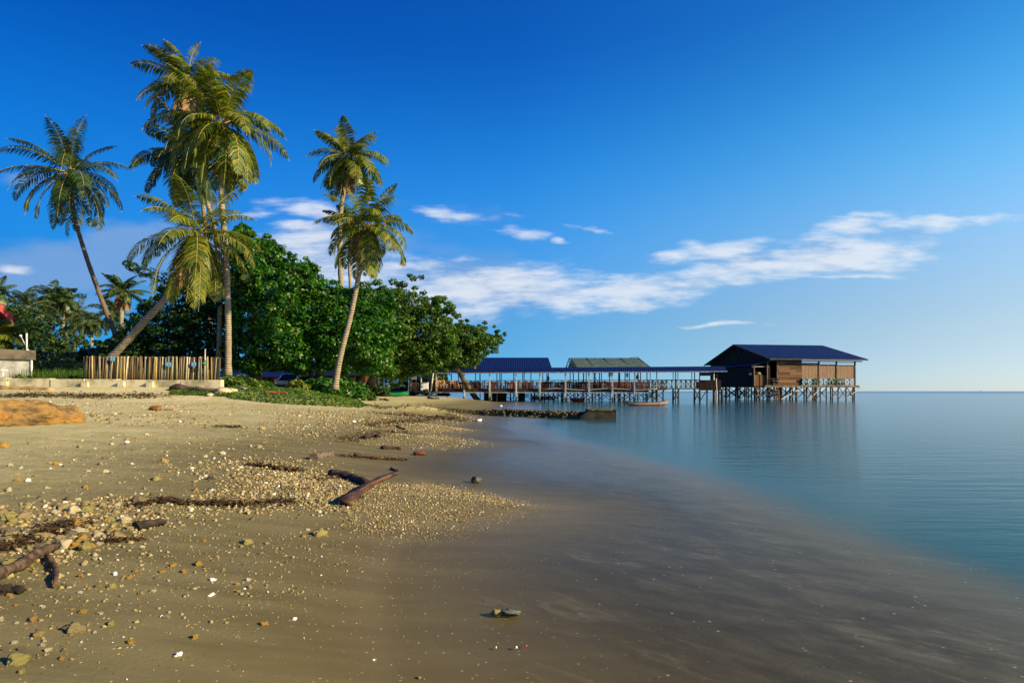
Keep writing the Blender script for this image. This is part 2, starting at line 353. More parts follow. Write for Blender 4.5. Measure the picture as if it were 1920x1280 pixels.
def stone_mat(name, source):
    m, t, b, o = new_mat(name)
    if source == 'island': g = nd(t, 'ShaderNodeNewGeometry'); r = g.outputs['Random Per Island']
    else: g = nd(t, 'ShaderNodeObjectInfo'); r = g.outputs['Random']
    c = ramp(t, r, [(0, (.08, .065, .04)), (.25, (.19, .15, .075)), (.5, (.38, .315, .175)), (.72, (.33, .26, .12)), (.88, (.40, .27, .09)), (.94, (.60, .52, .36)), (1, (.82, .79, .70))])
    n = tnoise(t, 45, 4, .65); c = mixc(t, maprange(t, n, .35, .62, .55, 0), c, (.14, .10, .045))
    lk(t, c, b.inputs['Base Color']); b.inputs['Roughness'].default_value = .85; b.inputs['Specular IOR Level'].default_value = .2
    bump(t, b, n, .9, .01); return m
M['stones'] = stone_mat('coral_gravel', 'island'); M['stone'] = stone_mat('coral_rubble', 'object')
M['coral_orange'] = simple('orange_coral', (.30, .15, .025), (.62, .40, .10), 30, .85, None, .9, .02)
M['coral_yellow'] = simple('yellow_coral', (.22, .19, .04), (.55, .48, .18), 30, .85, None, .9, .02)
M['shell'] = simple('white_shell', (.6, .57, .5), (.88, .86, .8), 20, .5, None, .4)
M['encrusted'] = simple('encrusted_rock', (.02, .016, .006), (.15, .115, .035), 3.5, .9, None, 1.0, .08, detail=8, island=.3)
# ------------------------------------------------------------------ terrain
SHORE = [(-3000, 9000), (-400, 1500), (-80, 320), (-30, 150), (-10, 98), (-4, 78), (-1.4, 66), (-1.8, 50), (-2.5, 38), (-1.8, 30), (-1.35, 25), (-2.0, 21), (-1.15, 18.6), (-1.9, 16.3),
         (-.75, 14.3), (-2.0, 12.4), (-2.1, 10.4), (-1.7, 8.9), (-.9, 7.8), (-.15, 7.0), (.35, 6.45), (-.1, 5.95), (-.65, 5.5), (-.98, 4.9), (-.95, 4.0), (-.74, 3.2), (-.5, 2.5), (-.2, 1), (.2, -2), (1, -30), (20, -900)]
SHELF = [(-3000, 9400), (-390, 1560), (-60, 330), (-18, 155), (-4, 100), (1.0, 78), (2.2, 66), (1.6, 50), (.9, 38), (.6, 28), (.4, 21), (.9, 17), (1.3, 14.5), (2.0, 11.5), (2.45, 9), (2.75, 7), (2.85, 5.5), (2.9, 4), (2.8, 3), (2.6, 0), (2.8, -3), (4, -30), (23, -900)]
BERM = [(-3000, 30), (-40, 25.0), (-14, 26.0), (-6.8, 25.8), (-7.6, 30), (-9.6, 40), (-14, 50), (-24, 62), (-34, 80), (-60, 130), (-90, 300), (-460, 1500), (-3600, 9000)]
def sdist(X, Y, line):
    P = np.array(line, float); A = P[:-1]; B = P[1:]; best = np.full(X.shape, 1e18); side = np.zeros(X.shape)
    for a, b in zip(A, B):
        d = b-a; L2 = d@d; t = np.clip(((X-a[0])*d[0]+(Y-a[1])*d[1])/L2, 0, 1)
        qx = X-(a[0]+t*d[0]); qy = Y-(a[1]+t*d[1]); q = qx*qx+qy*qy
        cr = d[0]*(Y-a[1])-d[1]*(X-a[0])
        upd = q < best-1e-12; best = np.where(upd, q, best); side = np.where(upd, cr, side)
    return np.sqrt(best)*np.where(side > 0, 1, -1)
def sstep(a, b, x): t = np.clip((x-a)/(b-a), 0, 1); return t*t*(3-2*t)
def vn(X, Y, s, seed=0.0):        # cheap smooth wobble, vectorised
    return (np.sin(X*s+1.3*seed+1.7*np.sin(Y*s*.8+seed))+np.sin(Y*s*1.27+2.1*seed+1.3*np.sin(X*s*.71+seed*2)))*.5
def H(X, Y):
    X = np.asarray(X, float); Y = np.asarray(Y, float)
    d = -sdist(X, Y, SHORE)                                       # + on land
    d = d + .12*vn(X, Y, 1.9, 2)*np.clip((Y-1)/8, .2, 1)
    land = .97*(1-np.exp(-.135*np.maximum(d, 0))) + .0*d
    w = np.maximum(-d, 0)
    drop = np.maximum(sdist(X, Y, SHELF)+1.05+.25*vn(X, Y, .9, 3), 0)
    sea = -(.022*np.minimum(w, 4) + .24*drop*sstep(0, 2.4, drop))
    sea = np.maximum(sea, -6)
    z = np.where(d > 0, land, sea)
    bd = sdist(X, Y, BERM)
    berm = .64*sstep(-.3, 4.2, bd)
    z = z + berm*sstep(0, 4, d)
    amp = sstep(.4, 5, d)
    z = z + amp*(.020*vn(X, Y, .9, 1)+.012*vn(X, Y, 2.7, 4)+.004*vn(X, Y, 8.1, 7))
    z = z + .035*vn(X, Y, .55, 9)*amp*sstep(6, 14, Y)
    return z
def Hs(x, y): return float(H(np.array([x]), np.array([y]))[0])
# sign check: a far inland point must be land
if Hs(-20, 20) < 0:
    _old = sdist
    def sdist(X, Y, line): return -_old(X, Y, line)
_DS = np.concatenate([np.arange(1.6, 12, .01), np.arange(12, 40, .03), np.arange(40, 160, .15)])
def G(px, py):        # where the sight line through a photo point meets the ground or the water
    X = (px-960)/F*_DS; Z = CAMH+(733-py)/F*_DS; h = np.maximum(H(X, _DS), 0)
    k = np.argmax(Z <= h)
    if Z[k] > h[k]: k = len(_DS)-1
    return Vector((X[k], _DS[k], h[k]))
def grid_mesh(name, hfun, mat, rows, colw, zattr=None):
    Y = np.array(rows)[:, None]; T = np.array(colw)[None, :]
    X = T*(Y+9.0); Y = np.broadcast_to(Y, X.shape)
    Z = hfun(X, Y); V = np.stack([X, Y, Z], -1).reshape(-1, 3); nr, nc = X.shape
    i = np.arange(nr-1)[:, None]*nc+np.arange(nc-1)[None, :]
    Fc = np.stack([i, i+1, i+nc+1, i+nc], -1).reshape(-1, 4)
    o = fast_mesh(name, V, Fc, mat, smooth=True)
    if zattr is not None:
        at_ = o.data.attributes.new('depth', 'FLOAT', 'POINT'); at_.data.foreach_set('value', zattr(X, Y).ravel().astype(np.float32))
    return o
rows = list(np.arange(-8, 2, .25)) + list(np.arange(2, 14, .05)) + list(np.arange(14, 40, .16)) + list(np.arange(40, 100, .6)) + list(np.geomspace(100, 9000, 50))
cols = list(np.linspace(-3.5, -1.3, 25)[:-1]) + list(np.linspace(-1.3, 1.3, 420)) + list(np.linspace(1.3, 3.5, 25)[1:])

def sand_mat():
    m, t, b, o = new_mat('sand')
    g = nd(t, 'ShaderNodeNewGeometry'); sp = nd(t, 'ShaderNodeSeparateXYZ'); lk(t, g.outputs['Position'], sp.inputs[0]); z = sp.outputs[2]
    n_big = tnoise(t, .45, 5, .6); n_mid = tnoise(t, 2.2, 6, .6); n_fine = tnoise(t, 140, 3, .7); n_gr = tnoise(t, 28, 5, .7)
    streak = tnoise(t, 1.1, 5, .6, (.6, 3.4, 1))
    zz = math_n(t, 'ADD', z, math_n(t, 'MULTIPLY', math_n(t, 'SUBTRACT', n_mid, .5), .10))
    dry = mixc(t, maprange(t, math_n(t, 'ADD', math_n(t, 'MULTIPLY', n_mid, .5), math_n(t, 'MULTIPLY', n_big, .5)), .35, .62), (.42, .365, .165), (.57, .51, .27))
    dry = mixc(t, maprange(t, n_gr, .52, .75, 0, .55), dry, (.17, .13, .075))
    damp = mixc(t, maprange(t, streak, .35, .65), (.130, .112, .048), (.190, .162, .074))
    wet = mixc(t, maprange(t, streak, .3, .7), (.125, .094, .030), (.165, .128, .046))
    dry = mixc(t, maprange(t, zz, .55, .95), dry, mixc(t, 1.0, dry, (1.18, 1.18, 1.28), 'MULTIPLY'))
    c = mixc(t, maprange(t, zz, .24, .62), damp, dry)
    c = mixc(t, maprange(t, zz, .02, .15), wet, c)
    # grains and broken shell as colour, fading with the size of a grain
    vo = nd(t, 'ShaderNodeTexVoronoi'); tc = nd(t, 'ShaderNodeTexCoord'); lk(t, tc.outputs['Object'], vo.inputs['Vector']); vo.inputs['Scale'].default_value = 55
    sepc = nd(t, 'ShaderNodeSeparateColor'); lk(t, vo.outputs['Color'], sepc.inputs[0])
    fleck = math_n(t, 'MULTIPLY', maprange(t, sepc.outputs[0], .93, .96), maprange(t, vo.outputs['Distance'], .25, .4, 1, 0))
    flc = mixc(t, maprange(t, sepc.outputs[1], .4, .6), (.07, .05, .03), (.60, .52, .36))
    c = mixc(t, math_n(t, 'MULTIPLY', fleck, .75), c, flc)
    c = mixc(t, maprange(t, n_fine, .3, .7, .0, .35), c, (.10, .08, .05))
    lk(t, c, b.inputs['Base Color'])
    lk(t, maprange(t, zz, .0, .22, .42, .92), b.inputs['Roughness']); b.inputs['Specular IOR Level'].default_value = .14
    n_d = tnoise(t, 7.5, 4, .6); hgt = math_n(t, 'ADD', math_n(t, 'MULTIPLY', math_n(t, 'ADD', n_gr, math_n(t, 'MULTIPLY', n_d, 2.4)), .7), math_n(t, 'ADD', math_n(t, 'MULTIPLY', n_mid, 2.2), math_n(t, 'MULTIPLY', n_fine, .3)))
    bp = bump(t, b, hgt, .6, .02); lk(t, maprange(t, zz, .02, .5, .06, .85), bp.inputs['Strength'])
    return m
M['sand'] = sand_mat()
beach = grid_mesh('beach', H, M['sand'], rows, cols); tag(beach, 'tan sandy beach sloping down from the sea wall to the water', 'beach', kind='structure')

def water_mat():
    m = bpy.data.materials.new('sea_water'); m.use_nodes = True; t = m.node_tree; t.nodes.clear()
    out = nd(t, 'ShaderNodeOutputMaterial')
    at_ = nd(t, 'ShaderNodeAttribute'); at_.attribute_name = 'depth'; dep = at_.outputs['Fac']
    g = nd(t, 'ShaderNodeNewGeometry')
    swash = tnoise(t, .8, 6, .62, (1, 1, 1), rot=(0, 0, R(20)))
    def dirnoise(scale, det, rough, ang, st):
        tc_ = nd(t, 'ShaderNodeTexCoord'); mp_ = nd(t, 'ShaderNodeMapping', vector_type='TEXTURE'); lk(t, tc_.outputs['Object'], mp_.inputs[0])
        mp_.inputs['Rotation'].default_value = (0, 0, R(ang)); mp_.inputs['Scale'].default_value = (st, 1, 1)
        n_ = nd(t, 'ShaderNodeTexNoise'); lk(t, mp_.outputs[0], n_.inputs['Vector']); n_.inputs['Scale'].default_value = scale; n_.inputs['Detail'].default_value = det; n_.inputs['Roughness'].default_value = rough
        return n_.outputs['Fac']
    foamn = dirnoise(4.5, 9, .76, -38, 2.4)
    grain = tnoise(t, 60, 3, .8)
    veins = dirnoise(.9, 4, .6, -36, 3.5); vein = maprange(t, math_n(t, 'ABSOLUTE', math_n(t, 'SUBTRACT', veins, .5)), 0, .014, 1, 0)
    # body: fine suspended sand near the shore, teal deeper out
    turb = math_n(t, 'SUBTRACT', 1.0, math_n(t, 'POWER', 2.718, math_n(t, 'MULTIPLY', dep, -4.5)))
    turb = math_n(t, 'MAXIMUM', turb, 0)
    veil = math_n(t, 'MULTIPLY', maprange(t, dep, .0, .06), math_n(t, 'MULTIPLY', maprange(t, dep, .07, .40, 1, .0), maprange(t, foamn, .34, .72, .05, .27)))
    body = mixc(t, maprange(t, dep, .06, .6), (.15, .125, .060), (.014, .075, .085))
    body = mixc(t, maprange(t, dep, 1.0, 5.0), body, (.004, .065, .100))
    df = nd(t, 'ShaderNodeBsdfDiffuse'); lk(t, body, df.inputs[0])
    fo = nd(t, 'ShaderNodeBsdfDiffuse'); lk(t, mixc(t, maprange(t, grain, .5, .8), mixc(t, maprange(t, dep, .03, .12), (.25, .22, .145), (.23, .24, .21)), (.56, .55, .50)), fo.inputs[0])
    tr = nd(t, 'ShaderNodeBsdfTransparent')
    a = nd(t, 'ShaderNodeMixShader'); lk(t, turb, a.inputs[0]); lk(t, tr.outputs[0], a.inputs[1]); lk(t, df.outputs[0], a.inputs[2])
    a2 = nd(t, 'ShaderNodeMixShader'); vf = nd(t, 'ShaderNodeTexVoronoi'); tcf = nd(t, 'ShaderNodeTexCoord'); lk(t, tcf.outputs['Object'], vf.inputs['Vector']); vf.inputs['Scale'].default_value = 22
    sc_ = nd(t, 'ShaderNodeSeparateColor'); lk(t, vf.outputs['Color'], sc_.inputs[0])
    fl = math_n(t, 'MULTIPLY', math_n(t, 'MULTIPLY', maprange(t, sc_.outputs[0], .87, .95), maprange(t, vf.outputs['Distance'], .12, .26, 1, 0)), math_n(t, 'MULTIPLY', maprange(t, dep, .012, .03), maprange(t, dep, .25, .7, 1, 0)))
    veil = math_n(t, 'ADD', veil, math_n(t, 'MULTIPLY', math_n(t, 'MULTIPLY', vein, .13), maprange(t, foamn, .4, .6)))
    veil = math_n(t, 'MULTIPLY', veil, maprange(t, dep, .0, .02))
    veil = math_n(t, 'MAXIMUM', veil, math_n(t, 'MULTIPLY', fl, 1.0)); lk(t, veil, a2.inputs[0]); lk(t, a.outputs[0], a2.inputs[1]); lk(t, fo.outputs[0], a2.inputs[2])
    r1 = tnoise(t, 1.5, 4, .6, (.30, 1.6, 1)); r2 = tnoise(t, 7, 3, .6, (.35, 1.5, 1), rot=(0, 0, R(6)))
    h = math_n(t, 'ADD', r1, math_n(t, 'MULTIPLY', r2, .30))
    bp = nd(t, 'ShaderNodeBump'); lk(t, h, bp.inputs['Height']); bp.inputs['Distance'].default_value = .12
    lk(t, maprange(t, dep, .05, 1.2, .01, .16), bp.inputs['Strength'])
    gl = nd(t, 'ShaderNodeBsdfAnisotropic'); gl.distribution = 'GGX'; lk(t, mixc(t, maprange(t, dep, .05, .4), (.92, .90, .82), (.88, .93, .95)), gl.inputs['Color'])
    sp2 = nd(t, 'ShaderNodeSeparateXYZ'); lk(t, g.outputs['Position'], sp2.inputs[0]); farf = maprange(t, sp2.outputs[1], 110, 700)
    lk(t, math_n(t, 'ADD', maprange(t, dep, 0, .8, .26, .135), math_n(t, 'MULTIPLY', farf, .22)), gl.inputs['Roughness']); lk(t, bp.outputs[0], gl.inputs['Normal'])
    fr = nd(t, 'ShaderNodeFresnel'); fr.inputs['IOR'].default_value = 1.33; lk(t, bp.outputs[0], fr.inputs['Normal'])
    ff = math_n(t, 'MULTIPLY', math_n(t, 'MULTIPLY', math_n(t, 'POWER', fr.outputs[0], 1.35), .90), maprange(t, dep, -.005, .05))
    ff = math_n(t, 'MULTIPLY', ff, maprange(t, farf, 0, 1, 1, .70, False))
    f = nd(t, 'ShaderNodeMixShader'); lk(t, ff, f.inputs[0]); lk(t, a2.outputs[0], f.inputs[1]); lk(t, gl.outputs[0], f.inputs[2])
    lk(t, f.outputs[0], out.inputs[0]); return m
M['water'] = water_mat()
wrows = [-8, -4, 0] + list(np.arange(1, 14, .1)) + list(np.arange(14, 40, .3)) + list(np.arange(40, 100, 1.2)) + list(np.geomspace(100, 9000, 40))
water = grid_mesh('sea', lambda X, Y: np.zeros(X.shape), M['water'], wrows, list(np.linspace(-3.5, -1, 12)[:-1])+list(np.linspace(-1, 1.4, 260))+list(np.linspace(1.4, 3.5, 10)[1:]),
                  zattr=lambda X, Y: -H(X, Y))
tag(water, 'calm blue-green sea washing thinly over the sand', 'sea', kind='structure')
# ------------------------------------------------------------------ stilt house on the right
UO = Vector((35.3, 78.0, 0)); uu = Vector((.9905, .1375, 0)); vv = Vector((-.1375, .9905, 0)); zz = Vector((0, 0, 1))
HROT = math.atan2(.1375, .9905)
def L(u, v, z): return UO+uu*u+vv*v+zz*z
RM = Matrix.Rotation(HROT, 3, 'Z')
def lbox(mb, u0, u1, v0, v1, z0, z1): return mb.box(L((u0+u1)/2, (v0+v1)/2, (z0+z1)/2), (u1-u0, v1-v0, z1-z0), RM)
house = thing('stilt_house', 'big brown plank house on stilts over the sea under a dark blue gable roof', 'stilt house', L(0, 0, 0), rz=HROT)
EZ, RZ, DZ = 5.72, 8.42, 2.1
m = MB()
m.poly([L(0, 0, EZ), L(14.9, 0, EZ), L(14.9, 9.4, RZ), L(0, 9.4, RZ)], (0, 0, .08))
m.poly([L(0, 19, EZ-.05), L(0, 9.4, RZ), L(14.9, 9.4, RZ), L(14.9, 19, EZ-.05)], (0, 0, .08))
roof = WB(m, 'roof', M['blue_roof'], house)
m = MB(); m.beam(L(-.03, -.02, EZ-.02), L(-.03, 9.4, RZ-.02), .07, .2); m.beam(L(-.03, 9.4, RZ-.02), L(-.03, 19, EZ-.07), .07, .2)
m.beam(L(0, -.05, EZ-.02), L(14.9, -.05, EZ-.02), .05, .16); m.beam(L(14.93, -.02, EZ-.02), L(14.93, 9.4, RZ-.02), .06, .18)
WB(m, 'barge_board', M['wood_dark'], roof)
m = MB(); m.poly([L(.5, .84, 5.45), L(.5, 1.0, EZ+.2), L(.5, 9.4, RZ-.15), L(.5, 17.4, EZ+.3), L(.5, 17.8, 5.45)], uu*.12)
lbox(m, .5, .62, .84, 17.8, DZ, 5.45)
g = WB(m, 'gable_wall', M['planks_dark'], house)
for v0 in (8.3, 9.6):
    m = MB(); lbox(m, .42, .5, v0, v0+.6, 6.9, 7.4); WB(m, 'vent', M['rubber'], g)
def uu_of(px, v):
    # u such that L(u,v) projects on px
    k = (px-960)/F; a = UO+vv*v; return (k*a.y-a.x)/(uu.x-k*uu.y)
FV = .72
ua, ub, uc, ud, ue = (uu_of(p, FV) for p in (1458, 1503, 1535.5, 1568.5, 1602))
m = MB()
lbox(m, -.1, ue+.35, .48, 18.2, DZ-.16, DZ)
fl = WB(m, 'floor', M['deck'], house)
m = MB(); lbox(m, -.4, ue+.5, .38, .46, DZ-.26, DZ+.02); WB(m, 'floor_edge', M['wood'], house)
m = MB(); lbox(m, ua, ub, FV, FV+.1, DZ, 5.45); pw = WB(m, 'plank_wall', M['planks'], house)
for u0 in (ua+1.2, ua+2.0):
    m = MB(); lbox(m, u0, u0+.6, FV-.03, FV, 5.0, 5.25); WB(m, 'vent', M['rubber'], pw)
for (a, b_, zt) in ((ub+.05, uc-.12, 5.05+.12), (uc+.12, ud-.06, 5.02), (ud+.06, ue-.05, 4.95)):
    m = MB(); n = 14
    for i in range(n):
        x0 = a+(b_-a)*i/n; x1 = a+(b_-a)*(i+1)/n-.012
        lbox(m, x0, x1, FV+.02+.006*(i % 3), FV+.05+.006*(i % 3), 3.12+rnd(-.03, .02), zt+rnd(-.02, .02))
    m.beam(L(a, FV+.035, zt+.03), L(b_, FV+.035, zt+.03), .07)
    WB(m, 'bamboo_blind', M['blind'], house)
for u in (0.15, ua-.06, uc, ud, ue+.1):
    m = MB(); lbox(m, u-.08, u+.08, FV-.06, FV+.12, DZ, 5.6); WB(m, 'post', M['wood'], house)
m = MB(); m.beam(L(0, FV, 5.52), L(14.6, FV, 5.52), .12, .14); m.beam(L(ub, FV, 5.3), L(ue, FV, 5.3), .06, .08)
WB(m, 'eave_beam', M['wood_dark'], house)
def xrail(mb, P, Q, z0, z1, n, w=.05):
    for i in range(n):
        a = P.lerp(Q, i/n); b = P.lerp(Q, (i+1)/n)
        mb.beam(a+zz*z0, b+zz*z1, w, w*.6); mb.beam(a+zz*z1+Vector((0,.04,0)), b+zz*z0+Vector((0,.04,0)), w, w*.6); mb.beam(a+zz*z0, a+zz*z1, w*1.2)
    mb.beam(Q+zz*z0, Q+zz*z1, w*1.2); mb.beam(P+zz*z1, Q+zz*z1, w*1.4, w*1.2); mb.beam(P+zz*(z0+.04), Q+zz*(z0+.04), w*1.2)
m = MB(); xrail(m, L(ub, FV-.1, 0), L(ue, FV-.1, 0), DZ+.08, 3.05, 10, .07); WB(m, 'railing', M['wood'], house)
m = MB(); xrail(m, L(.3, FV-.1, 0), L(ua, FV-.1, 0), DZ+.08, 3.05, 2, .06); WB(m, 'railing', M['wood_dark'], house)
# inner partition so the doorway and verandah read dark
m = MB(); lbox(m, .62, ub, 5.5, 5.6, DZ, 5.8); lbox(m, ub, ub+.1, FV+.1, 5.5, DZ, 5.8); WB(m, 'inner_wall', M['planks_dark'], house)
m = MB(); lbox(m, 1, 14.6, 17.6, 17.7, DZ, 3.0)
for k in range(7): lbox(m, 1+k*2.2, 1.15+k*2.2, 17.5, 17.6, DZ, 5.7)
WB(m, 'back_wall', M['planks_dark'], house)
# annex on the gable side
AX = uu_of(1412, 1.1)
m = MB(); lbox(m, AX, .1, .95, 1.05, DZ-.05, 3.55); m.beam(L((AX+.1)/2, .93, DZ), L((AX+.1)/2, .93, 3.55), .08)
WB(m, 'counter_wall', M['planks_red'], house)
m = MB(); lbox(m, AX, AX+.1, 1.05, 10.2, DZ-.2, 4.75); WB(m, 'annex_wall', M['planks_dark'], house)
m = MB(); lbox(m, AX+.1, .4, 10.1, 10.2, DZ-.2, 4.9); lbox(m, AX+.1, .5, 1.05, 10.1, DZ-.2, DZ-.05); WB(m, 'annex_floor', M['deck'], house)
m = MB(); m.poly([L(AX-.35, .5, 4.85), L(.49, .5, 5.42), L(.49, 10.6, 5.42), L(AX-.35, 10.6, 4.85)], (0, 0, .07)); WB(m, 'lean_to_roof', M['blue_roof'], house)
m = MB(); m.beam(L(AX-.3, .92, 4.72), L(.6, .92, 4.72), .07, .12); WB(m, 'counter_beam', M['pale_wood'], house)
for u in (AX+.04, .1):
    m = MB(); lbox(m, u-.06, u+.06, .82, .94, DZ-.1, 4.95); WB(m, 'post', M['wood'], house)
m = MB()
for k in range(7): m.beam(L(.9, .4, .2+k*.42), L(1.6, .4, .2+k*.42), .06)
m.beam(L(.9, .35, -.2), L(.9, .6, 2.9), .09); m.beam(L(1.6, .35, -.2), L(1.6, .6, 2.9), .09)
WB(m, 'ladder', M['wood'], house)
# stilts
random.seed(3)
br = MB(); rows_v = (.85, 5.2, 9.6, 13.8, 17.6)
for iv, v in enumerate(rows_v):
    us = [AX+.1, -.9, .2, 1.9, 3.6, 4.6, 6.1, 7.4, 8.2, 9.8, 11.0, 12.2, 13.3, ue+.1] if iv == 0 else [AX+.1, -.6, 1.2, 3.1, 5.0, 6.9, 8.8, 10.7, 12.4, ue]
    if iv > 2: us = us[2:]
    for k, u in enumerate(us):
        r = .09+.05*(random.random() < .25)
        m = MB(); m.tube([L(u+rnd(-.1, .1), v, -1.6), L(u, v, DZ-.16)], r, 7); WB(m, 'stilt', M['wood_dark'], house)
    for k in range(len(us)-1):
        if random.random() < .8:
            a, b_ = us[k], us[k+1]; vo = v-.14
            m = MB(); m.beam(L(a, vo, .25), L(b_, vo, DZ-.3), .09, .09); m.beam(L(a, vo-.07, DZ-.3), L(b_, vo-.07, .25), .09, .09); WB(m, 'cross_brace', M['wood'], house)
for (a, b_) in ((2.2, 5.4), (12, 14.4), (6.5, 8.3)):
    m = MB(); m.beam(L(a, .7, .2), L(b_, .8, DZ-.3), .11); WB(m, 'diagonal_strut', M['pale_wood'], house)
# pots with leafy plants on the verandah rail
pp = None
for k, px in enumerate((1524, 1530, 1553, 1560, 1566, 1573, 1579, 1510)):
    u = uu_of(px, FV-.25); big = px in (1553, 1560, 1573, 1579)
    V0 = []; F0 = []
    nl = 60
    for i in range(nl):
        a = rnd(0, 6.28); r = rnd(.05, .38); c = Vector((r*math.cos(a), r*math.sin(a)*.6, rnd(-.45, .45)))
        t1 = Vector((rnd(-1, 1), rnd(-1, 1), rnd(-.5, 1))).normalized()*.13; t2 = t1.orthogonal().normalized()*.07
        b0 = len(V0); V0 += [c-t1, c+t2, c+t1, c-t2]; F0.append((b0, b0+1, b0+2, b0+3))
    t = thing('potted_plant', '%s pot plant, %s from the left on the verandah rail of the stilt house' % ('bushy yellow-green' if big else 'small green', {1510: 'first', 1524: 'second', 1530: 'third', 1553: 'fourth', 1560: 'fifth', 1566: 'sixth', 1573: 'seventh', 1579: 'eighth'}[px]), 'plant',
              L(u, FV-.36, 2.66), 'pot plants along the verandah rail')
    fast_mesh('foliage', np.array([tuple(x) for x in V0]), np.array(F0), M['palm_yellow'] if big else M['leaf_olive'], t)
    MB().lathe((0, 0, -.5), [(.12, 0), (.17, .28)], 10).build('pot', M['husk'], t)
# shelf goods seen in the annex window
for k, (u, c, w, h, mt, lb) in enumerate(((-2.0, 4.2, .5, .28, 'red_paint', 'red box on the shelf in the annex window'), (-1.9, 3.72, .45, .3, 'white', 'white bundle on the counter of the annex window'),
                                   (-.75, 3.8, .95, .45, 'coral_yellow', 'yellow-green heap of goods on the annex counter'))):
    m = MB(); m.lathe((0, 0, 0), [(w*.42, 0), (w*.5, h*.25), (w*.46, h*.7), (w*.3, h)], 10)
    o = m.build('goods_bundle', M[mt]); o.location = L(u, 1.5, c-h/2 if k == 0 else 3.56); tag(o, lb, 'goods')
m = MB(); lbox(m, AX+.15, .3, 1.2, 2.0, 3.5, 3.56); WB(m, 'counter_top', M['wood'], house)
m = MB(); lbox(m, AX+.15, -1.2, 1.35, 1.8, 3.98, 4.04); WB(m, 'shelf', M['wood'], house)
# pale mooring pole in the water
m = MB(); m.tube([(0, 0, -1.5), (.05, 0, 1.2), (-.02, 0, 2.75)], [.08, .07, .05], 7)
o = m.build('mooring_pole', M['pale_wood']); o.location = at(1343, 755, 64.0); o.location.z = 0; tag(o, 'pale wooden pole standing in the water left of the stilt house', 'pole')

# ------------------------------------------------------------------ covered walkway
A = Vector(((796-960)/F*72.7, 72.7, 0)); B = Vector(((1345-960)/F*66.0, 66.0, 0))
wd = (B-A).normalized(); wn_ = Vector((-wd.y, wd.x, 0)); WROT = math.atan2(wd.y, wd.x); WL = (B-A).length
walk = thing('covered_walkway', 'long straight jetty walkway with blue metal roof and crossed railings running to the stilt house', 'walkway', A, rz=WROT)
def K(s, n, z): return A+wd*s+wn_*n+zz*z
RW = Matrix.Rotation(WROT, 3, 'Z')
def kbox(mb, s0, s1, n0, n1, z0, z1): return mb.box(K((s0+s1)/2, (n0+n1)/2, (z0+z1)/2), (s1-s0, n1-n0, z1-z0), RW)
def s_of(px, n=0.0):
    k = (px-960)/F; a = A+wn_*n; return (k*a.y-a.x)/(wd.x-k*wd.y)
CD = 1.66
m = MB(); m.poly([K(-.1, -.5, 3.62), K(WL+1.0, -.5, 3.62), K(WL+1.0, 1.2, 4.2), K(-.1, 1.2, 4.2)], (0, 0, .05))
m.poly([K(-.1, 1.2, 4.2), K(WL+1.0, 1.2, 4.2), K(WL+1.0, 2.9, 3.62), K(-.1, 2.9, 3.62)], (0, 0, .05)); wroof = WB(m, 'roof', M['blue_roof'], walk)
m = MB(); kbox(m, -.1, WL+1, -.56, -.52, 3.54, 3.62); WB(m, 'gutter', M['tide_post'], wroof)
m = MB(); kbox(m, 0, WL+.4, -.1, 2.4, CD-.12, CD); WB(m, 'deck', M['deck'], walk)
m = MB(); kbox(m, 0, s_of(1215), -.2, -.12, CD-.46, CD-.05); WB(m, 'deck_beam', M['wood_dark'], walk)
m = MB(); kbox(m, 0, s_of(1215), -.3, -.22, CD-.56, CD-.48); WB(m, 'service_pipe', M['pale_metal'], walk)
m = MB()
pts = [K(s_of(1020)+i*(s_of(1232)-s_of(1020))/24, -.32, CD-.12+.09*math.sin(i*.55)) for i in range(25)]
m.tube(pts, .045, 6); WB(m, 'water_hose', M['rope'], walk)
m = MB(); xrail(m, K(0, 0, 0), K(s_of(1190), 0, 0), CD+.05, CD+.98, 30, .06); WB(m, 'railing', M['wood_red'], walk)
m = MB(); xrail(m, K(s_of(1190)+.02, 0, 0), K(s_of(1312), 0, 0), CD+.05, CD+.98, 14, .06); WB(m, 'railing', M['wood'], walk)
m = MB(); xrail(m, K(s_of(1215), 2.35, 0), K(s_of(1320), 2.35, 0), CD+.05, CD+.98, 11, .05); WB(m, 'railing', M['wood_dark'], walk)
for px in (818, 870, 918, 967, 1012, 1060, 1104, 1148, 1190):
    s = s_of(px, -.35); m = MB(); m.beam(K(s+rnd(-.07, .07), -.35, -.9), K(s, -.35, 3.6), .17, .17)
    o = WB(m, 'post', M['tide_post'], walk)
for px in (1231, 1262, 1271, 1297, 1219):
    s = s_of(px); m = MB(); m.tube([K(s, -.05, CD), K(s, -.05, 3.6)], .05, 6); WB(m, 'post', M['pale_metal'], walk)
for k in range(17):
    s = WL*k/16; m = MB(); m.tube([K(s, 2.5, -.9), K(s, 2.5, 3.6)], .06, 6); WB(m, 'post', M['wood_dark'] if k % 2 else M['pale_metal'], walk)
br = MB()
for px in (1213, 1223, 1232, 1262, 1272, 1302, 1312):
    for n in (0, 2.3):
        s = s_of(px, n); m = MB(); m.tube([K(s, n, -1.4), K(s, n, CD-.1)], .11, 7); WB(m, 'stilt', M['wood_dark'], walk)
for a, b_ in ((1213, 1232), (1262, 1272), (1302, 1312)):
    m = MB(); m.beam(K(s_of(a), -.12, .2), K(s_of(b_), -.12, CD-.15), .09); m.beam(K(s_of(a), -.2, CD-.15), K(s_of(b_), -.2, .2), .09); WB(m, 'cross_brace', M['wood_dark'], walk)
m = MB(); m.beam(K(s_of(1312), -.1, .15), K(s_of(1326), -.1, CD-.15), .09); WB(m, 'cross_brace', M['wood_dark'], walk)
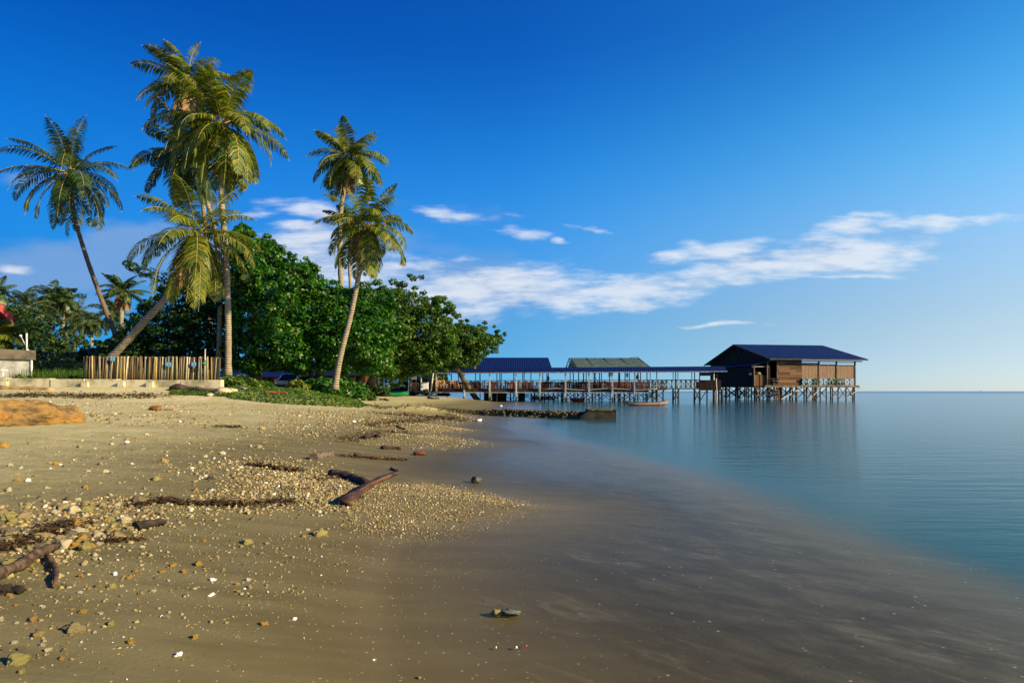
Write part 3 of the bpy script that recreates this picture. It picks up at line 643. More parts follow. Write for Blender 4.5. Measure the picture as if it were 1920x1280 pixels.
# entrance booth at the house end
m = MB(); kbox(m, s_of(1311), s_of(1352), -.1, 0, CD-.25, CD+.95); kbox(m, s_of(1311), s_of(1340), 2.3, 2.4, CD, CD+.8); WB(m, 'low_wall', M['planks_dark'], walk)
m = MB(); kbox(m, s_of(1311), s_of(1337), -.1, 0, 3.1, 3.5); kbox(m, s_of(1311), s_of(1312.5), -.1, .1, CD, 3.5); kbox(m, s_of(1336), s_of(1338), -.1, .1, CD, 3.5); kbox(m, s_of(1344), s_of(1345.5), -.1, .1, CD, 3.5)
WB(m, 'booth_frame', M['wood_dark'], walk)
for px in (1326, 1339, 1348, 1354):
    s = s_of(px); m = MB(); m.tube([K(s, .1, -1.4), K(s, .1, CD-.1)], .16 if px in (1339, 1354) else .09, 7); WB(m, 'stilt', M['wood_dark'], walk)

# ------------------------------------------------------------------ restaurant platform and two pavilions
PY0, PY1 = 73.6, 88
plat = thing('restaurant_platform', 'wide wooden restaurant deck on stilts behind the covered walkway', 'platform', (0, 80, 0))
m = MB(); m.box((5.5, (PY0+PY1)/2, CD-.12), (29, PY1-PY0, .2)); WB(m, 'deck', M['deck'], plat)
m = MB(); xrail(m, Vector((-9, PY1-.1, 0)), Vector((20, PY1-.1, 0)), CD, CD+.95, 22, .06); xrail(m, Vector((20, PY1-.1, 0)), Vector((20, PY0, 0)), CD, CD+.95, 10, .06); WB(m, 'railing', M['wood_red'], plat)
br = MB(); random.seed(9)
for iy, y in enumerate((74, 78.5, 83, 87)):
    n = 16
    for k in range(n):
        x = -1.5+21.3*k/(n-1)+rnd(-.25, .25)
        if iy > 1 and k % 2: continue
        m = MB(); m.tube([(x+rnd(-.15, .15), y, -1.4), (x, y, CD-.2)], .075+.03*(k % 3 == 0), 6); WB(m, 'stilt', M['wood_dark'], plat)
        if iy < 2 and k < n-1:
            m = MB(); m.beam((x, y-.12, .15), (x+1.4, y-.12, CD-.3), .08); m.beam((x, y-.19, CD-.3), (x+1.4, y-.19, .15), .08); WB(m, 'cross_brace', M['wood_dark'], plat)
for (px, w) in ((914, .9), (936, 1.9), (978, .9)):
    m = MB(); m.box((0, 0, .55), (w, 1.2, 1.9)); o = m.build('concrete_pier', M['concrete_dark'], plat); o.location = Vector(((px-960)/F*74.0, 74.2, 0))-plat.location
# blue pavilion
pav = thing('blue_roof_pavilion', 'open pavilion with bright blue ribbed gable roof behind the walkway beside the tree', 'pavilion', (-2, 80, CD))
x0, x1 = -8.5, 5.1
m = MB(); m.poly([(x0, 74.6, 4.35), (x1+.1, 74.6, 4.35), (x1, 80, 5.97), (x0, 80, 5.97)], (0, 0, .06)); m.poly([(x0, 80, 5.97), (x1, 80, 5.97), (x1+.1, 85.4, 4.35), (x0, 85.4, 4.35)], (0, 0, .06))
WB(m, 'roof', M['blue_roof'], pav)
for x in (-8, -4.8, -1.6, 1.6, 4.6):
    for y in (75, 85):
        m = MB(); m.beam((x, y, CD), (x, y, 4.42), .12); WB(m, 'post', M['wood_dark'], pav)
m = MB(); m.beam((x0, 75, 4.3), (x1, 75, 4.3), .1, .15); m.beam((x0, 85, 4.3), (x1, 85, 4.3), .1, .15)
for x in (-4.8, 1.6): m.beam((x, 75, 4.2), (x+.8, 75, 4.3), .06); m.beam((x, 75, 3.6), (x+.9, 75, 4.25), .07); m.beam((x, 75, 3.6), (x-.9, 75, 4.25), .07)
WB(m, 'roof_beam', M['wood_dark'], pav)
# open-frame pavilion
pav2 = thing('green_roof_pavilion', 'open pavilion with grey-green see-through sheet roof on a bare frame', 'pavilion', (13, 80, CD))
x0, x1 = 8.05, 17.75
m = MB(); n = 9
for i in range(n):
    t0 = i/n; t1 = (i+1)/n-.018; e = Vector((x0+.55 if i < n-0 else x0, 72.6, 4.35)); r_ = Vector((x0+.15, 80, 5.92))
    for sgn in (1, -1):
        def P(x, t): return Vector((x, (80-7.4*sgn)+(7.4*sgn)*t, 4.35+1.57*t))
        m.poly([P(x0+.3, t0), P(x1, t0), P(x1, t1), P(x0+.3, t1)], (0, 0, .025))
WB(m, 'roof', M['netroof'], pav2)
m = MB()
for x in (x0, x0+2.4, x0+4.8, x0+7.2, x1):
    m.beam((x, 72.4, 4.26), (x, 80, 5.97), .09); m.beam((x, 87.6, 4.26), (x, 80, 5.97), .09); m.beam((x, 72.6, 4.2), (x, 87.4, 4.2), .07)
for t in (0, .25, .5, .75, 1): m.beam((x0, 72.5+7.5*t, 4.28+1.66*t), (x1, 72.5+7.5*t, 4.28+1.66*t), .07); m.beam((x0, 87.5-7.5*t, 4.28+1.66*t), (x1, 87.5-7.5*t, 4.28+1.66*t), .07)
m.beam((x0, 76, 4.2), (x0, 77, 5.2), .06); m.beam((x0, 80, 4.2), (x0, 80, 5.9), .06); m.beam((x0, 84, 4.2), (x0, 83, 5.2), .06)
m.beam((x1-1.2, 80, 5.98), (x1+.15, 80, 6.14), .18, .05)
WB(m, 'roof_frame', M['steel_green'], pav2)
for px in (1075, 1085, 1094, 1115, 1124, 1160, 1172, 1201, 1213):
    x = (px-960)/F*75.2; m = MB(); m.beam((x, 75.2, CD), (x, 75.2, 4.9), .12); WB(m, 'post', M['wood_dark'], pav2)
for px in (1069, 1099, 1143, 1180, 1196):
    x = (px-960)/F*86.5; m = MB(); m.beam((x, 86.5, CD), (x, 86.5, 4.6), .12); WB(m, 'post', M['wood_dark'], pav2)
# hanging pot plants and lanterns in the open pavilion
for k, (px, py, D, s_, lb) in enumerate(((1115, 706, 75.0, .55, 'dark fern trailing down a post of the open pavilion'), (1144, 700, 75.0, .42, 'dark hanging plant beside the pale post under the open pavilion'),
        (1195, 707, 75, .24, 'square dark lantern hanging at the right end of the open pavilion'), (1176, 703, 76, .2, 'small dark hanging pot near the right end of the open pavilion'), (1028, 709, 75, .2, 'small dark pot hanging in the gap between the two pavilions'))):
    t = thing('hanging_plant' if k != 2 else 'lantern', lb, 'plant' if k != 2 else 'lantern', at(px, py, D))
    if k == 2: MB().box((0, 0, 0), (.34, .34, .5)).box((0, 0, .3), (.2, .2, .1), taper=.3).build('casing', M['rubber'], t)
    else:
        VV = []; FF = []
        for i in range(70):
            c = Vector((random.gauss(0, s_*.35), random.gauss(0, s_*.3), random.gauss(0, s_*.8))); t1 = Vector((rnd(-1, 1), rnd(-1, 1), rnd(-1, .3))).normalized()*.12; t2 = t1.orthogonal().normalized()*.05
            b0 = len(VV); VV += [tuple(c-t1), tuple(c+t2), tuple(c+t1), tuple(c-t2)]; FF.append((b0, b0+1, b0+2, b0+3))
        fast_mesh('foliage', VV, FF, M['leaf_dark'], t)
        MB().lathe((0, 0, s_*.3), [(.09, 0), (.14, .18)], 8).build('pot', M['husk'], t)
    m = MB(); m.tube([(0, 0, .2), (0, 0, 4.3-t.location.z)], .012, 4); m.build('cord', M['rubber'], t)
# chairs and tables
def chair_mesh():
    m = MB(); m.box((0, 0, .45), (.44, .44, .05)); 
    for x in (-.19, .19):
        m.beam((x, -.19, 0), (x, -.19, .45), .05); m.beam((x, .19, 0), (x, .22, .98), .05)
    m.box((0, .21, .9), (.42, .03, .14)); m.box((0, .20, .68), (.42, .03, .1)); return m
random.seed(21)
c0 = chair_mesh().build('chair', M['wood_red']); tb = MB().box((0, 0, .72), (1.3, .8, .06))
for x in (-.55, .55):
    for y in (-.32, .32): tb.beam((x, y, 0), (x, y, .7), .07)
t0 = tb.build('table', M['wood_red'])
first = [True, True]; nchair = 0
for row, y in enumerate((75.9, 79.2, 82.8, 86.0)):
    for k in range(11):
        x = -7.7+k*2.5+rnd(-.2, .2)
        if first[0]: t = t0; first[0] = False
        else: t = t0.copy(); link(t)
        t.location = (x, y, CD-.02); t.rotation_euler = (0, 0, rnd(-.06, .06))
        ordn = ('leftmost', 'second', 'third', 'fourth', 'fifth', 'sixth', 'seventh', 'eighth', 'ninth', 'tenth', 'rightmost')[k]; rown = ('front-row', 'second-row', 'third-row', 'back-row')[row]
        lb = 'dark red wooden table, %s of the %s tables on the restaurant deck' % (ordn+(' from the left' if 0 < k < 10 else ''), rown)
        tag(t, lb, 'table', 'tables on the restaurant deck')
        for dx, dy, rz in ((-.35, -.62, math.pi), (.35, -.62, math.pi), (-.35, .62, 0), (.35, .62, 0), (-.95, 0, math.pi/2), (.95, 0, -math.pi/2)):
            if row > 1 and abs(dx) > .9: continue
            if first[1]: c = c0; first[1] = False
            else: c = c0.copy(); link(c)
            c.location = (x+dx+rnd(-.06, .06), y+dy+rnd(-.05, .05), CD-.02); c.rotation_euler = (0, 0, rz+rnd(-.25, .25))
            side = ('near left', 'near right', 'far left', 'far right')[int(dx > 0)+2*int(dy > 0)]+' corner' if dy else ('left end' if dx < 0 else 'right end')
            tag(c, 'dark red chair at the %s of the %s %s table' % (side, ordn, rown)+(' from the left' if 0 < k < 10 else ''), 'chair', 'chairs on the restaurant deck')
# shore terrace with sunlit furniture at the left end of the walkway
ter = thing('shore_terrace', 'low timber terrace at the landward end of the walkway', 'terrace', (-13.5, 70.5, 1.0))
m = MB(); m.box((-14, 71.5, 1.3), (7.5, 3.2, .14)); WB(m, 'deck', M['deck'], ter)
for px in (766, 720, 710):
    x = (px-960)/F*69.6; m = MB(); m.tube([(x, 69.6, .7), (x, 69.6, 3.25)], .06, 6); WB(m, 'post', M['pale_metal'], ter)
m = MB()
for k in range(9):
    x = -17.5+k*.95; m.beam((x, 70.0, .6), (x, 70.0, 1.25), .12)
WB(m, 'footing', M['wood_dark'], ter)
M['tan_wood'] = simple('tan_varnished_wood', (.45, .20, .07), (.62, .32, .13), 4, .5)
cs = chair_mesh().build('chair', M['tan_wood'])
for k, (px, D, rz) in enumerate(((775, 71, .3), (781, 71.5, 2.8), (824, 71.2, .2), (829, 71.8, 3.0), (836, 71.2, 1.5), (848, 71.2, .1), (857, 71.6, 2.9), (772, 72, 0), (842, 72.4, 2.2), (863, 72.0, 1.4))):
    c = cs if k == 0 else link(cs.copy()); c.location = Vector(((px-960)/F*D, D, 1.40 if px < 800 else CD+.02)); c.rotation_euler = (0, 0, rz)
    tag(c, 'sunlit tan wooden chair, %s left of the white cabinet on the shore terrace' % {772: 'first', 775: 'second', 781: 'nearest'}[px] if px < 790 else 'sunlit tan wooden chair, %s from the left at the shore end of the walkway' % {824: 'first', 829: 'second', 836: 'third', 842: 'fourth', 848: 'fifth', 857: 'sixth', 863: 'last'}[px], 'chair', 'sunlit chairs at the shore end')
tt = thing('white_cabinet', 'white square cabinet standing on the shore terrace', 'cabinet', ((796-960)/F*71, 71, 1.40))
MB().box((0, 0, .5), (.9, .5, .9)).build('body', M['white'], tt); MB().box((0, 0, .98), (1.0, .6, .05)).build('top', M['white'], tt)
sg = thing('white_board', 'upright white board on a stand at the tree end of the terrace', 'board', ((776-960)/F*70.2, 70.2, 1.40))
MB().box((0, 0, 1.65), (.75, .05, .6)).build('panel', M['white'], sg); MB().beam((-.25, .05, 0), (-.25, .05, 1.5), .06).beam((.25, .05, 0), (.25, .05, 1.5), .06).build('stand', M['tan_wood'], sg)
for k, (px, dx, lb) in enumerate(((791, .15, 'pale slanting post left of the white cabinet'), (808, -.25, 'pale yellow slanting post right of the white cabinet'))):
    m = MB(); m.tube([(0, 0, 0), (dx*-1.2, 0, 2.3)], [.11, .08], 7); o = m.build('slanting_post', M['pale_wood']); o.location = ((px-960)/F*71.8, 71.8, 1.35); tag(o, lb, 'post')

# ------------------------------------------------------------------ boats
def hull(mb_len, w, h, rake=.5, n=14, flat=False):
    """open boat: pointed ends, outer skin and inner skin"""
    V = []; Fc = []; prof = [(-1, 1), (-.82, .45), (-.45, .08), (0, 0), (.45, .08), (.82, .45), (1, 1)]
    inner = [(.90, .93), (.70, .5), (.4, .2), (0, .14), (-.4, .2), (-.70, .5), (-.90, .93)]
    for i in range(n+1):
        t = i/n*2-1; f = (1-abs(t)**2.6)**.8; up = abs(t)**3*rake
        for (x, z) in prof+inner: V.append((t*mb_len/2*(1+.05*(z-.5)), x*w/2*max(f, .02), z*h*(1 if z > .9 else f**.3 if f > 0 else 0)+up*h))
    k = len(prof)+len(inner)
    for i in range(n):
        for j in range(k): Fc.append((i*k+j, i*k+(j+1) % k, (i+1)*k+(j+1) % k, (i+1)*k+j))
    return V, Fc
def boat(name, label, loc, rz, length, w, h, m1, m2, thwarts=3, rake=.5, group=None):
    t = thing(name, label, 'boat', loc, group, rz)
    V, Fc = hull(length, w, h, rake); o = fast_mesh('hull', V, Fc, m1, t, True)
    m = MB()
    for i in range(thwarts): m.box((length*(-.28+.56*i/max(1, thwarts-1)), 0, h*.78), (.16, w*.86, .03)); 
    m.build('thwart', m2, t)
    m = MB()
    for s in (-1, 1):
        pts = []
        for i in range(15):
            tt_ = i/14*2-1; f = (1-abs(tt_)**2.6)**.8; pts.append((tt_*length/2*1.025, s*w/2*max(f, .02), h+abs(tt_)**3*rake*h))
        m.tube(pts, .025, 5)
    m.build('gunwale', m2, t); return t
p = at(1210, 760, 52.0); boat('longboat', 'low brown wooden longboat drifting beside the jetty stilts', (p.x, 52.0, -.08), R(4), 4.2, .8, .36, M['boat_pink'], M['wood'], 4, .7)
p = at(1085, 750, 71.0); boat('kayak', 'orange-red kayak floating under the restaurant deck', (p.x, 72.4, -.02), R(3), 1.9, .7, .42, M['kayak'], M['red_paint'], 1, .25)
p = at(1022, 750, 88); boat('rowing_boat', 'pale boat floating far back under the restaurant deck', ((1020-960)/F*90, 90, -.05), 0, 4.2, 1.1, .55, M['white'], M['wood'], 2, .3)
p = G(731, 743); gb = boat('green_boat', 'small bright green rowing boat pulled up on the sand by the trees', (p.x, p.y, Hs(p.x, p.y)-.03), R(5), 68/F*p.y, .95, .42, M['green_paint'], M['green_paint'], 2, .35)
m = MB(); m.box((0, 0, .6), (9, 3, 1.6), taper=.8).box((2.2, 0, 2.4), (2.2, 2, 2.6)).beam((0, 0, 1), (0, 0, 5), .25)
o = m.build('distant_ship', M['concrete_grey']); o.location = ((1838-960)/F*2600, 2600, -.2); tag(o, 'tiny grey ship on the horizon at the far right', 'ship')
# ------------------------------------------------------------------ groyne
g0, g1 = G(852, 770), at(1104, 785, 27.2); g1.z = 0
gro = thing('stone_groyne', 'low shell-encrusted stone ridge running from the beach into the water', 'groyne', (g0.x, g0.y, 0))
ICO = {}
def ico(sub):
    if sub not in ICO:
        bm = bmesh.new(); bmesh.ops.create_icosphere(bm, subdivisions=sub, radius=1)
        V = np.array([v.co[:] for v in bm.verts]); Fc = np.array([[v.index for v in f.verts] for f in bm.faces]); bm.free(); ICO[sub] = (V, Fc)
    return ICO[sub]
def scatter(V, Fc, loc, scl, rot=None, jitter=0.0):
    """V base verts, loc (n,3), scl (n,3), random rotations -> one big vertex array"""
    n = len(loc); a = RNG.uniform(0, 6.283, n) if rot is None else rot
    ax = RNG.normal(size=(n, 3)); ax /= np.linalg.norm(ax, axis=1)[:, None]
    ca, sa = np.cos(a), np.sin(a); x, y, z = ax.T
    Rm = np.stack([np.stack([ca+x*x*(1-ca), x*y*(1-ca)-z*sa, x*z*(1-ca)+y*sa], -1), np.stack([y*x*(1-ca)+z*sa, ca+y*y*(1-ca), y*z*(1-ca)-x*sa], -1),
                   np.stack([z*x*(1-ca)-y*sa, z*y*(1-ca)+x*sa, ca+z*z*(1-ca)], -1)], 1)
    P = V[None]*scl[:, None, :]
    if jitter: P = P*(1+RNG.uniform(-jitter, jitter, P.shape[:2]))[..., None]
    P = np.einsum('nij,nkj->nki', Rm, P)+loc[:, None, :]
    Fo = Fc[None]+(np.arange(n)*len(V))[:, None, None]
    return P.reshape(-1, 3), Fo.reshape(-1, Fc.shape[1])
n = 1500; t = RNG.uniform(0, 1, n); wv_ = RNG.normal(0, .28, n)
gx = g0.x+(g1.x-g0.x)*t; gy = g0.y+(g1.y-g0.y)*t+wv_
top = np.where(t < .35, .30*t/.35, .30)
hz = np.maximum(H(gx, gy), -.02)+np.maximum(0, top*(1-(wv_/.55)**2))*RNG.uniform(.5, 1, n)
sc = RNG.uniform(.05, .14, (n, 1))*RNG.uniform(.6, 1.2, (n, 3)); sc[:, 2] *= .8
Vv, Ff = scatter(*ico(1), np.stack([gx, gy, hz], -1), sc, jitter=.25)
o = fast_mesh('rubble', Vv, Ff, M['encrusted'], gro); rel(o, gro)
m = MB(); m.tube([(gx_, gy_, z_) for gx_, gy_, z_ in [(g0.x+(g1.x-g0.x)*k/10, g0.y+(g1.y-g0.y)*k/10, -.10 if k > 3 else Hs(g0.x+(g1.x-g0.x)*k/10, g0.y+(g1.y-g0.y)*k/10)-.18) for k in range(11)]], .32, 10)
o = WB(m, 'core', M['encrusted'], gro)
blk = thing('concrete_block', 'dark weathered concrete block at the sea end of the stone ridge', 'block', (at(1126, 786, 26.6).x, 27.2, -.15))
m = MB(); m.box((.12, 0, .25), (1.25, 1.1, .62)); m.poly([(-.5, -.55, -.06), (-.5, -.55, .56), (-.9, -.55, .30), (-1.1, -.55, -.06)], (0, 1.1, 0)); m.build('body', M['concrete_dark'], blk)
MB().box((.12, 0, .585), (1.35, 1.2, .06)).build('cap', M['encrusted'], blk)

# ------------------------------------------------------------------ sea wall, bamboo fence, left buildings
random.seed(5)
wall = thing('sea_wall', 'low cream concrete sea wall under the bamboo fence', 'wall', (-22, 30, 1.4))
xs = [-36, -30.5, -26.5, -24.2, -22.4, -20.7, -19.0, -17.4, -15.25]
for k in range(len(xs)-1):
    a, b_ = xs[k]+.03, xs[k+1]-.03; zt = 2.04-(a+36)*.0070
    m = MB(); m.box(((a+b_)/2, 30+rnd(-.03, .03), (zt+1.0)/2+rnd(-.02, .02)), (b_-a, .35, zt-1.0)); o = WB(m, 'wall_panel', M['concrete'], wall)
for x in (-26.6, -22.4, -19.0, -20.5):
    m = MB(); m.box((x+.1, 29.72, 1.55), (.38, .2, .55), taper=.8); WB(m, 'buttress', M['concrete'], wall)
# bamboo fence
def fence_mat():
    m_, t, b, o = new_mat('bamboo_slats')
    g = nd(t, 'ShaderNodeNewGeometry'); c = ramp(t, g.outputs['Random Per Island'], [(0, (.035, .02, .01)), (.3, (.09, .055, .025)), (.5, (.19, .12, .05)), (.64, (.46, .33, .10)), (.78, (.14, .13, .11)), (.9, (.50, .38, .14)), (1, (.60, .53, .38))])
    n = tnoise(t, 3, 5, .6, (6, 6, 1)); c = mixc(t, maprange(t, n, .4, .7, 0, .6), c, (.08, .055, .03)); lk(t, c, b.inputs['Base Color']); b.inputs['Roughness'].default_value = .6; return m_
M['fence'] = fence_mat()
fence = thing('bamboo_fence', 'fence of upright yellow and brown bamboo poles on top of the sea wall', 'fence', (-19, 30.3, 1.9))
m = MB(); x = (156-960)/F*30.3; xe = (411-960)/F*30.3
while x < xe:
    w = rnd(.028, .048); lean = rnd(-.06, .10)+.04; zt = 3.17-(x+23)*.006+rnd(-.03, .03)
    y = 30.3+rnd(-.05, .05)
    m.tube([(x, y, 1.86-(x+23)*.012), (x+lean*.5, y, 2.5), (x+lean, y, zt)], w, 7); x += w*2+rnd(-.016, .012)
WB(m, 'slats', M['fence'], fence)
m = MB(); m.beam((-22.7, 30.42, 2.2), (-15.7, 30.42, 2.15), .07); m.beam((-22.7, 30.42, 2.9), (-15.7, 30.42, 2.86), .07); WB(m, 'rail', M['wood_dark'], fence)
p = at(384, 712, 30.05); m = MB(); m.tube([(0, 0, 0), (.02, 0, 1.63)], .03, 6); o = m.build('bamboo_pole', M['pale_wood']); o.location = p; tag(o, 'thin pale bamboo pole rising above the fence near its right end', 'pole')
def ring(name, loc, r, rr, mat, lab, cat, rx=math.pi/2):
    m = MB(); pts = [(r*math.cos(a*math.pi/8), r*math.sin(a*math.pi/8), 0) for a in range(17)]; m.tube(pts, rr, 8, cap=False)
    o = m.build(name, mat); o.location = loc; o.rotation_euler = (rx, 0, 0); tag(o, lab, cat); return o
ring('float_ring', at(384, 680, 29.93), .085, .035, M['green_paint'], 'small green ring float hung on the pale pole at the fence', 'ring float')
for (px, py, lb) in ((211, 669, 'blue rag tied high on the left part of the bamboo fence'), (316, 679, 'blue rag hanging at the middle of the bamboo fence'), (363, 679, 'faded blue rag near the green ring float')):
    m = MB()
    for k in range(5): m.poly([(-.12+.05*k, -.01*(k % 2), 0), (-.07+.05*k, .01, 0), (-.08+.045*k, .015, -.22-.03*(k % 3)), (-.12+.045*k, 0, -.2)], (0, .015, 0))
    o = m.build('rag', simple('blue_cloth', (.08, .22, .40), (.14, .32, .52), 8) if 'blue_cloth' not in bpy.data.materials else bpy.data.materials['blue_cloth']); o.location = at(px, py, 30.15); tag(o, lb, 'cloth')
# grey concrete hut, left edge
sv = Vector((-.72, .694, 0)); su = Vector((.694, .72, 0)); so_ = at(61, 0, 31.5); so_.z = 0; SM = Matrix((su, sv, Vector((0, 0, 1)))).transposed()
hutc = thing('concrete_shed', 'small grey concrete shed with flat roof and dark opening at the left edge', 'shed', so_+Vector((0, 0, 1.5)), rz=math.atan2(.72, .694))
def sbox(m, u0, u1, v0, v1, z0, z1): m.box(so_+su*(u0+u1)/2+sv*(v0+v1)/2+Vector((0, 0, (z0+z1)/2)), (u1-u0, v1-v0, z1-z0), SM)
zb, z_t = 1.5, at(0, 657, 31.5).z
m = MB(); sbox(m, -1.75, 0, 0, .2, zb, z_t-.52); sbox(m, -.2, 0, .2, 3.2, zb, z_t-.52); sbox(m, -7, 0, 3.2, 3.4, zb, z_t-.52); sbox(m, -7, -5.2, 0, .2, zb, z_t-.52); sbox(m, -5.2, -1.75, 0, .2, zb, zb+.45)
WB(m, 'wall', M['concrete_grey'], hutc)
m = MB(); sbox(m, -7.2, .12, -.2, 3.6, z_t-.52, z_t); WB(m, 'roof_slab', simple('stained_slab', (.045, .038, .028), (.12, .10, .075), 1.6, .9), hutc)
zl = at(0, 681, 31).z
m = MB(); sbox(m, -5.2, -1.75, -.04, .06, zl-.1, zl+.1); WB(m, 'lintel', M['orange_wood'], hutc)
m = MB(); m.tube([so_-su*.05-sv*.1+Vector((0, 0, zb)), so_-su*.05-sv*.1+Vector((0, 0, z_t-.1))], .05, 8); WB(m, 'drain_pipe', M['pale_metal'], hutc)
p = at(50, 658, 32); lp = thing('lamp_post', 'thin pale lamp post with small angled bracket on the shed roof', 'lamp post', p)
MB().tube([(0, 0, -.1), (0, 0, 1.0)], .045, 7).build('pole', M['pale_metal'], lp); MB().tube([(-.02, 0, .25), (-.18, 0, .55), (-.32, 0, .85)], .02, 6).build('bracket', M['pale_metal'], lp)
MB().lathe((-.34, 0, .8), [(.02, 0), (.07, .04), (.06, .1), (.02, .12)], 10).build('lamp_head', M['white'], lp); MB().lathe((.06, 0, -.02), [(.06, 0), (.09, .06), (.04, .12)], 8).build('junction_box', M['white'], lp)
wt = thing('white_table', 'small white table on the sea wall in front of the shed opening', 'table', at(-2, 705, 30.0))
MB().box((0, 0, .32), (.6, .4, .05)).build('table_top', M['white'], wt)
for x in (-.22, .22): MB().beam((x, 0, 0), (x, 0, .3), .05).build('leg', M['white'], wt)
# red roofed house corner
rv = Vector((-.80, .60, 0)); rp = Vector((.60, .80, 0)); ex = at(23, 594, 40); RZM = Matrix((rp, rv, Vector((0, 0, 1)))).transposed()
rh = thing('red_roofed_house', 'house with steep red roof edge cut off by the left side', 'house', ex-rp*4-Vector((0, 0, 5)), rz=math.atan2(.8, .6))
def RL(u, v, z): return ex+rp*u+rv*v+Vector((0, 0, z))
def rbox(m, u0, u1, v0, v1, z0, z1): m.box(RL((u0+u1)/2, (v0+v1)/2, (z0+z1)/2), (u1-u0, v1-v0, z1-z0), RZM)
m = MB(); m.poly([RL(0, 0, 0), RL(0, 9, 0), RL(-4, 9, 4.6), RL(-4, 0, 4.6)], (0, 0, .1)); m.poly([RL(-4, 0, 4.6), RL(-4, 9, 4.6), RL(-8, 9, 0), RL(-8, 0, 0)], (0, 0, .1)); WB(m, 'roof', M['red_roof'], rh)
m = MB(); m.poly([RL(.02, -.05, .12), RL(-4, -.05, 4.72), RL(-4, -.05, 4.25), RL(.02, -.05, -.45)], rv*.04); m.poly([RL(-8.02, -.05, .12), RL(-4, -.05, 4.72), RL(-4, -.05, 4.25), RL(-8.02, -.05, -.45)], rv*.04); WB(m, 'barge_board', M['red_paint'], rh)
m = MB(); rbox(m, -7.2, -1.9, 1.4, 8.5, -5.2, .3); WB(m, 'wall', M['cream'], rh)
m = MB(); rbox(m, -5, -3.6, 1.33, 1.4, -3, -1.4); WB(m, 'window', M['glass'], rh)

# blue roofed beach buildings behind the trees, lamp post, car
def shed(name, label, x0, x1, y0, y1, ez, rz_, wallm):
    t = thing(name, label, 'building', ((x0+x1)/2, (y0+y1)/2, 1.4)); ym = (y0+y1)/2
    m = MB(); m.poly([(x0, y0, ez), (x1, y0, ez), (x1, ym, rz_), (x0, ym, rz_)], (0, 0, .08)); m.poly([(x0, ym, rz_), (x1, ym, rz_), (x1, y1, ez), (x0, y1, ez)], (0, 0, .08)); WB(m, 'roof', M['blue_roof'], t)
    m = MB(); m.box(((x0+x1)/2, ym, (1.2+ez)/2+.1), (x1-x0-1.0, y1-y0-3, ez-1.2+.3)); WB(m, 'wall', wallm, t)
    k = 0; x = x0+.3
    while x < x1: m = MB(); m.beam((x, y0+.3, 1.2), (x, y0+.3, ez+.05), .16); WB(m, 'post', M['wood_red'], t); x += (x1-x0-.6)/5
    return t
shed('beach_building', 'blue roofed open building behind the left palm trunk and the car', at(405, 0, 58).x, at(545, 0, 58).x, 58, 66, 2.75, 4.1, M['planks_dark'])
shed('beach_building', 'blue roofed building half hidden behind the curved palm trunk', at(575, 0, 60).x, at(690, 0, 60).x, 60, 67, 2.95, 4.0, M['planks_dark'])
p = at(487, 712, 44); lp = thing('white_post', 'white painted post with a meter box in front of the blue roofed building', 'post', (p.x, p.y, 1.4))
MB().tube([(0, 0, 0), (0, 0, 2.0)], .06, 8).build('pole', M['white'], lp); MB().box((-.1, -.05, .95), (.2, .12, .32)).build('meter_box', M['white'], lp)
def car():
    p = at(533, 0, 50); t = thing('parked_car', 'silver car seen end-on, half hidden by plants under the trees', 'car', (p.x, 50, 1.42), rz=R(0))
    prof = [(-.86, .22), (-.9, .55), (-.88, .82), (.88, .82), (.9, .55), (.86, .22)]
    m = MB(); m.poly([(x, 0, z) for x, z in prof], (0, 4.1, 0)); m.build('body', M['car_paint'], t)
    m = MB(); m.poly([(-.82, .55, .82), (.82, .55, .82), (.62, 1.2, 1.42), (-.62, 1.2, 1.42)], (0, .03, .02)); m.build('windscreen', M['glass'], t)
    m = MB(); m.box((0, 2.3, 1.44), (1.26, 2.3, .06)); 
    for s in (-1, 1): m.beam((s*.84, .5, .82), (s*.64, 1.2, 1.44), .09); m.beam((s*.84, 3.9, .82), (s*.64, 3.4, 1.44), .08); m.beam((s*.85, 2.3, .82), (s*.65, 2.3, 1.44), .07)
    m.build('roof', M['car_paint'], t)
    m = MB()
    for s in (-1, 1): m.poly([(s*.84, .62, .82), (s*.84, 3.8, .82), (s*.65, 3.4, 1.41), (s*.65, 1.25, 1.41)], (-s*.02, 0, 0))
    m.build('side_window', M['glass'], t)
    for s in (-1, 1):
        m = MB(); m.box((s*.68, -.02, .62), (.26, .06, .16)); m.build('headlight', M['white'], t)
        for y in (.75, 3.3):
            m = MB(); m.tube([(s*.72, y, .3), (s*.92, y, .3)], .31, 16); w = m.build('wheel', M['rubber'], t); MB().tube([(s*.9, y, .3), (s*.935, y, .3)], .17, 12).build('rim', M['pale_metal'], w)
        m = MB(); m.box((s*.98, .75, .95), (.16, .1, .12)); m.build('side_mirror', M['car_paint'], t)
    MB().box((0, -.03, .38), (1.7, .08, .16)).build('bumper', M['rubber'], t)
    return t
car()

